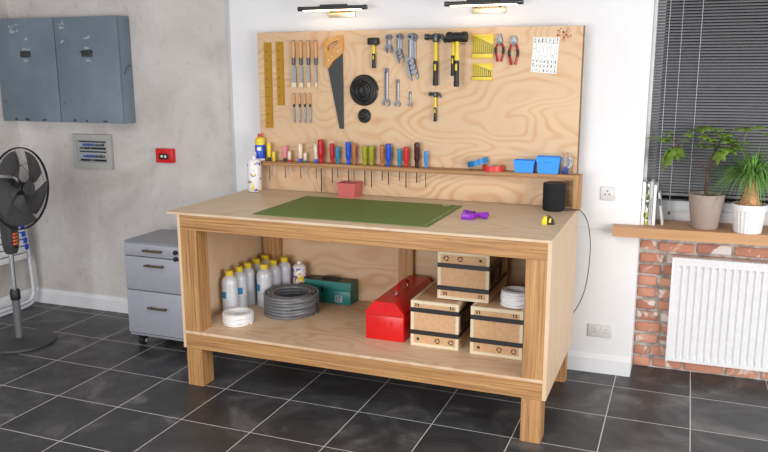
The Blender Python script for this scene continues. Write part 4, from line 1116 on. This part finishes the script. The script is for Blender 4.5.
for k in range(5):
    m = MB('fan_blade'); a0 = math.radians(20+72*k); n1, n2 = 9, 7; grid = []
    for i in range(n1):
        f = i/(n1-1); r_ = .035+(.178)*f; span = math.radians(34+30*math.sin(min(1, f*1.15)*PI*.62)); row = []
        for j in range(n2):
            g = j/(n2-1)-.5; a = a0+span*g+.5*f; row.append(Vector((cx-.002+g*(.05-.02*f), r_*math.cos(a), HZ+r_*math.sin(a))))
        grid.append(row)
    th = Vector((.003, 0, 0))
    m.loft([r_+[p_+th for p_ in reversed(r_)] for r_ in grid]); m.build('blade', fan)

fan.rotation_euler = (0, 0, math.radians(7))
# ------------------------------------------------------------------ folded garden chair against the side wall
fcx = empty('folding_chair', (-1.73, -.2, 0), 'white tubular folding chair with blue hinges leaning folded behind the fan', 'chair')
Xc = -1.73
def ch(y, z, dx=0): return (dx-.02*z, y+.2, z)
m = MB('white_tube')
m.tube(smoothpath([ch(.0, 1.0, .0), ch(.018, .75), ch(.032, .5), ch(.052, .2), ch(.056, .09), ch(.035, .035), ch(-.03, .013), ch(-.2, .013), ch(-.36, .013), ch(-.43, .035), ch(-.45, .09), ch(-.45, .5), ch(-.45, 1.0)], 5), .0115, 10); m.build('outer_frame', fcx)
m = MB('white_tube')
m.tube(smoothpath([ch(-.03, .92, .028), ch(.0, .6, .028), ch(.012, .4, .028), ch(.02, .14, .028), ch(.0, .07, .028), ch(-.06, .05, .028), ch(-.34, .05, .028), ch(-.4, .07, .028), ch(-.42, .14, .028), ch(-.42, .92, .028)], 5), .0105, 10); m.build('inner_frame', fcx)
for k in range(12):
    z = .35+k*.046
    m = MB('white_plastic'); m.box(.03-.02*z, .045-.02*z, -.41+.2, -.015+.2, z, z+.038, .004); m.build('slat', fcx)
for y, z in ((-.034, .60), (-.03, .55), (-.028, .50), (-.02, .455), (-.012, .41)):
    m = MB('blue'); m.box(.012-.02*z, .05-.02*z, y+.2-.016, y+.2+.016, z, z+.036, .004); m.build('blue_hinge', fcx)

# ------------------------------------------------------------------ books on the sill
def book(x0, x1, h, d, mats, label, lean=0, y0=.213, cat='book', group='upright books on the sill'):
    z = zs(x0)
    t = empty('book', ((x0+x1)/2, y0+d/2, z+.0004), label, cat, group)
    w = (x1-x0)/2
    m = MB(mats); m.box(-w, w, -d/2, -d/2+.002, 0, h, .0006, 1); m.box(-w, -w+.0016, -d/2, d/2, 0, h); m.box(w-.0016, w, -d/2, d/2, 0, h); m.build('cover', t, smooth=0)
    MB('paper').box(-w+.0018, w-.0018, -d/2+.003, d/2-.003, .002, h-.002).build('pages', t, smooth=0)
    if lean: t.rotation_euler = (0, lean, 0)
    return t
book(2.1865, 2.2045, 0.219, .14, 'book_white_dots', 'white book with a small yellow print, leftmost on the sill against the wall')
book(2.206, 2.2215, 0.210, .14, 'book_photo', 'book with a green plant photo on its spine on the sill')
t = book(2.2225, 2.2395, 0.221, .14, 'grey_white', 'tall plain white book with fine grey lettering right of the green book')
m = MB('mid_grey')
for k in range(14): m.box(-.003, .003, -.0712, -.0698, .03+k*.008, .0345+k*.008)
m.build('spine_lettering', t, smooth=0)
book(2.2405, 2.256, 0.206, .14, 'white_plastic', 'shorter plain white book, rightmost of the upright books')
book(2.285, 2.297, .165, .095, 'grey_white', 'thin grey and white booklet leaning against the upright books', lean=math.radians(-9), y0=.235)
t = bpy.data.objects['book.004'] if 'book.004' in bpy.data.objects else None
if t:
    MB('sage').box(-.0063, .0063, -.0487, -.0473, .10, .135).build('spine_label', t, smooth=0)
    t['group'] = 'leaning booklet on the sill'

# ------------------------------------------------------------------ plants
pt = empty('potted_plant', (2.487, .235, zs(2.487)+.0004), 'branching plant with lobed leaves in a tapered taupe pot on the sill', 'plant')
m = MB('taupe_pot'); ph = .171
m.lathe([(0, 0), (.058, 0), (.062, .004), (.079, ph*.7), (.083, ph-.006), (.081, ph), (.075, ph), (.073, ph-.02), (0, ph-.02)], n=40); m.build('pot', pt)
MB('soil').lathe([(0, ph-.016), (.05, ph-.015), (.074, ph-.019), (.074, ph-.03), (0, ph-.03)], n=24).build('soil', pt)
O = Vector(pt.location)
def pl(px, py, y): return at(px, py, y)-O
tr = [pl(706, 196, .235), pl(706.5, 184, .235), pl(708, 172, .235), pl(711, 160, .24), pl(715, 151, .24)]
m = MB('bark'); pp = smoothpath(tr, 5); m.tube(pp, [.0095-.005*i/(len(pp)-1) for i in range(len(pp))], 10); m.build('trunk', pt)
br = MB('bark')
ends = [[(707.5, 171, .235), (699, 163, .225), (690, 155, .22), (681, 149, .215)], [(709, 163, .24), (716, 159, .225), (722, 155, .215), (728, 150, .205)],
        [(715, 151, .24), (714, 143, .25), (708, 134, .26)], [(715, 151, .24), (719, 144, .23), (722, 137, .225)], [(681, 149, .215), (674, 147, .2), (668, 150, .19)], [(681, 149, .215), (676, 142, .215), (668, 139, .22)],
        [(728, 150, .205), (738, 140, .2), (748, 130, .21)], [(708, 134, .26), (700, 131, .27)]]
for e in ends:
    pp = smoothpath([pl(*q) for q in e], 4); br.tube(pp, [.0035-.0018*i/(len(pp)-1) for i in range(len(pp))], 6)
br.build('branches', pt)
lf = MB('leaf'); rl = random.Random(21)
def lobed(m, c, s, tilt, yaw, roll_=0):
    rot = Matrix.Rotation(yaw, 4, 'Z') @ Matrix.Rotation(tilt, 4, 'Y') @ Matrix.Rotation(roll_, 4, 'X')
    lobes = ((0, 1.0), (48, .85), (-48, .85), (96, .62), (-96, .62))
    for ang, ln in lobes:
        a = math.radians(ang); n = 5; L_ = s*ln; rows = []
        for i in range(n+1):
            f = i/n; w = s*.24*math.sin(PI*min(1, .1+f*.9))**.8*(1 if f < .95 else .25)+.0004
            d = Vector((math.cos(a), math.sin(a), 0)); nrm = Vector((-math.sin(a), math.cos(a), 0))
            z = -.25*L_*f*f; p_ = d*(L_*f)
            rows.append([Vector((p_+nrm*w)[:2]+(z-.06*s*w/s,)), Vector(p_[:2]+(z+.05*s,)), Vector((p_-nrm*w)[:2]+(z-.06*s*w/s,))])
        vs = [[m.bm.verts.new(Vector(c)+(rot @ q)) for q in r_] for r_ in rows]
        for r0, r1 in zip(vs, vs[1:]):
            for k in range(2): m.bm.faces.new((r0[k], r0[k+1], r1[k+1], r1[k]))
LV = [(668, 137.5, .22, .055), (653, 137.8, .22, .05), (672, 131.5, .22, .045), (683, 140, .23, .045), (663, 140, .2, .05), (694, 130, .26, .05), (703, 127, .27, .06), (712, 128, .26, .06), (718, 134, .23, .06), (709, 141, .22, .055), (699, 145, .22, .05),
      (716, 146, .20, .065), (724, 140, .21, .06), (730, 138, .21, .055), (727, 148, .2, .06), (736, 146, .19, .055), (748, 128.5, .21, .075), (757, 126.5, .21, .045), (738, 151, .18, .05), (744, 142, .21, .045), (766, 134, .2, .05), (722, 129, .24, .045), (705, 136, .2, .05), (713, 139, .19, .055), (733, 143, .18, .055), (741, 147, .18, .05), (722, 151, .19, .05), (689, 134, .25, .04), (728, 134, .19, .05)]
for px, py, y, s in LV: lobed(lf, pl(px, py, y), s, rl.uniform(-.1, .25), rl.uniform(0, 6.28), rl.uniform(-.2, .2))
for px, py, y, s, yw in ((671, 151, .2, .085, 2.6), (678, 150, .21, .06, 1.2), (668, 153, .19, .095, 3.6), (720, 153, .19, .06, 4)): lobed(lf, pl(px, py, y), s, math.radians(62), yw)
lf.build('foliage', pt, recalc=False, smooth=60)
m = MB('leaf')
for px, py, y, s in LV:
    a = pl(px, py, y); nearest = min((pl(*e[-1]) for e in ends), key=lambda q: (q-a).length)
    m.tube([nearest, (nearest+a)/2+Vector((0, 0, .008)), a], .0012, 5)
m.build('leaf_stalks', pt)

pp_ = empty('potted_palm', (2.678, .195, zs(2.682)+.0004), 'ponytail palm with a swollen trunk in a white ribbed pot on the sill', 'plant')
ph = .138
m = MB('white_plastic')
m.lathe([(0, 0), (.060, 0), (.062, .004), (.071, ph-.032), (.074, ph-.03)], n=96, flute=.022)
m.lathe([(.0735, ph-.031), (.079, ph-.03), (.081, ph-.004), (.079, ph), (.073, ph), (.071, ph-.02), (0, ph-.02)], n=48); m.build('pot', pp_)
MB('soil').lathe([(0, ph-.014), (.05, ph-.014), (.071, ph-.019), (.071, ph-.03), (0, ph-.03)], n=24).build('soil', pp_)
m = MB('palm_bark'); m.lathe([(.056, ph-.016), (.05, ph-.002), (.041, ph+.012), (.034, ph+.03), (.029, ph+.055), (.025, ph+.085), (.022, ph+.112), (.012, ph+.126), (0, ph+.13)], (.0, 0, 0), 20, flute=.06); m.build('trunk', pp_)
m = MB('leaf_palm'); rl = random.Random(8); top = Vector((0, 0, ph+.118))
for i in range(430):
    a = rl.uniform(0, 2*PI); el = math.radians(rl.uniform(28, 89)); L_ = rl.uniform(.18, .31); droop = rl.uniform(.35, 1.45); w = rl.uniform(.0018, .0034)
    d = Vector((math.cos(a), math.sin(a), 0)); n = Vector((-math.sin(a), math.cos(a), 0)); rows = []
    if d.y > .2: L_ = min(L_, .125/max(.2, d.y)/max(.3, math.cos(el)))
    for k in range(8):
        f = k/7; h = L_*(math.cos(el)*f); z = L_*(math.sin(el)*f)-droop*L_*f*f*.85
        ww = w*(1-f**3)+.0003; c_ = top+d*(h+.008)+Vector((0, 0, z))
        rows.append([c_+n*ww, c_+Vector((0, 0, -ww*.4)), c_-n*ww])
    vs = [[m.bm.verts.new(q) for q in r_] for r_ in rows]
    for r0, r1 in zip(vs, vs[1:]):
        for k in range(2): m.bm.faces.new((r0[k], r0[k+1], r1[k+1], r1[k]))
m.build('foliage', pp_, recalc=False, smooth=60)

# ------------------------------------------------------------------ light
w = bpy.data.worlds.new('world'); scn.world = w; w.use_nodes = True
bg = w.node_tree.nodes['Background']; bg.inputs[0].default_value = (.93, .96, 1, 1); bg.inputs[1].default_value = .45
def area(name, loc, target, sx, sy, power, col=(1, 1, 1)):
    l = bpy.data.lights.new(name, 'AREA'); l.shape = 'RECTANGLE'; l.size = sx; l.size_y = sy; l.energy = power; l.color = col
    o = bpy.data.objects.new(name, l); COL.objects.link(o); o.location = loc
    o.rotation_euler = (Vector(target)-Vector(loc)).to_track_quat('-Z', 'Y').to_euler(); return o
area('window_daylight', (4.5, -2.3, 1.15), (1.0, .1, .5), 2.2, 1.5, 125, (1, .985, .97))
area('ceiling_fill', (1.2, -2.6, 2.58), (1.2, -2.6, 0), 1.2, .6, 36, (1, .985, .96))  # added overhead fill light, no known ceiling fitting
area('rear_fill', (.6, -6.0, 1.2), (-.1, 0, .2), 2.8, 1.6, 185, (.98, .985, 1))  # added frontal fill from behind the camera, lifts the left side
scn.view_settings.view_transform = 'Standard'; scn.view_settings.look = 'None'; scn.view_settings.gamma = 1; scn.view_settings.use_curve_mapping = False
scn.view_settings.exposure = -0.4
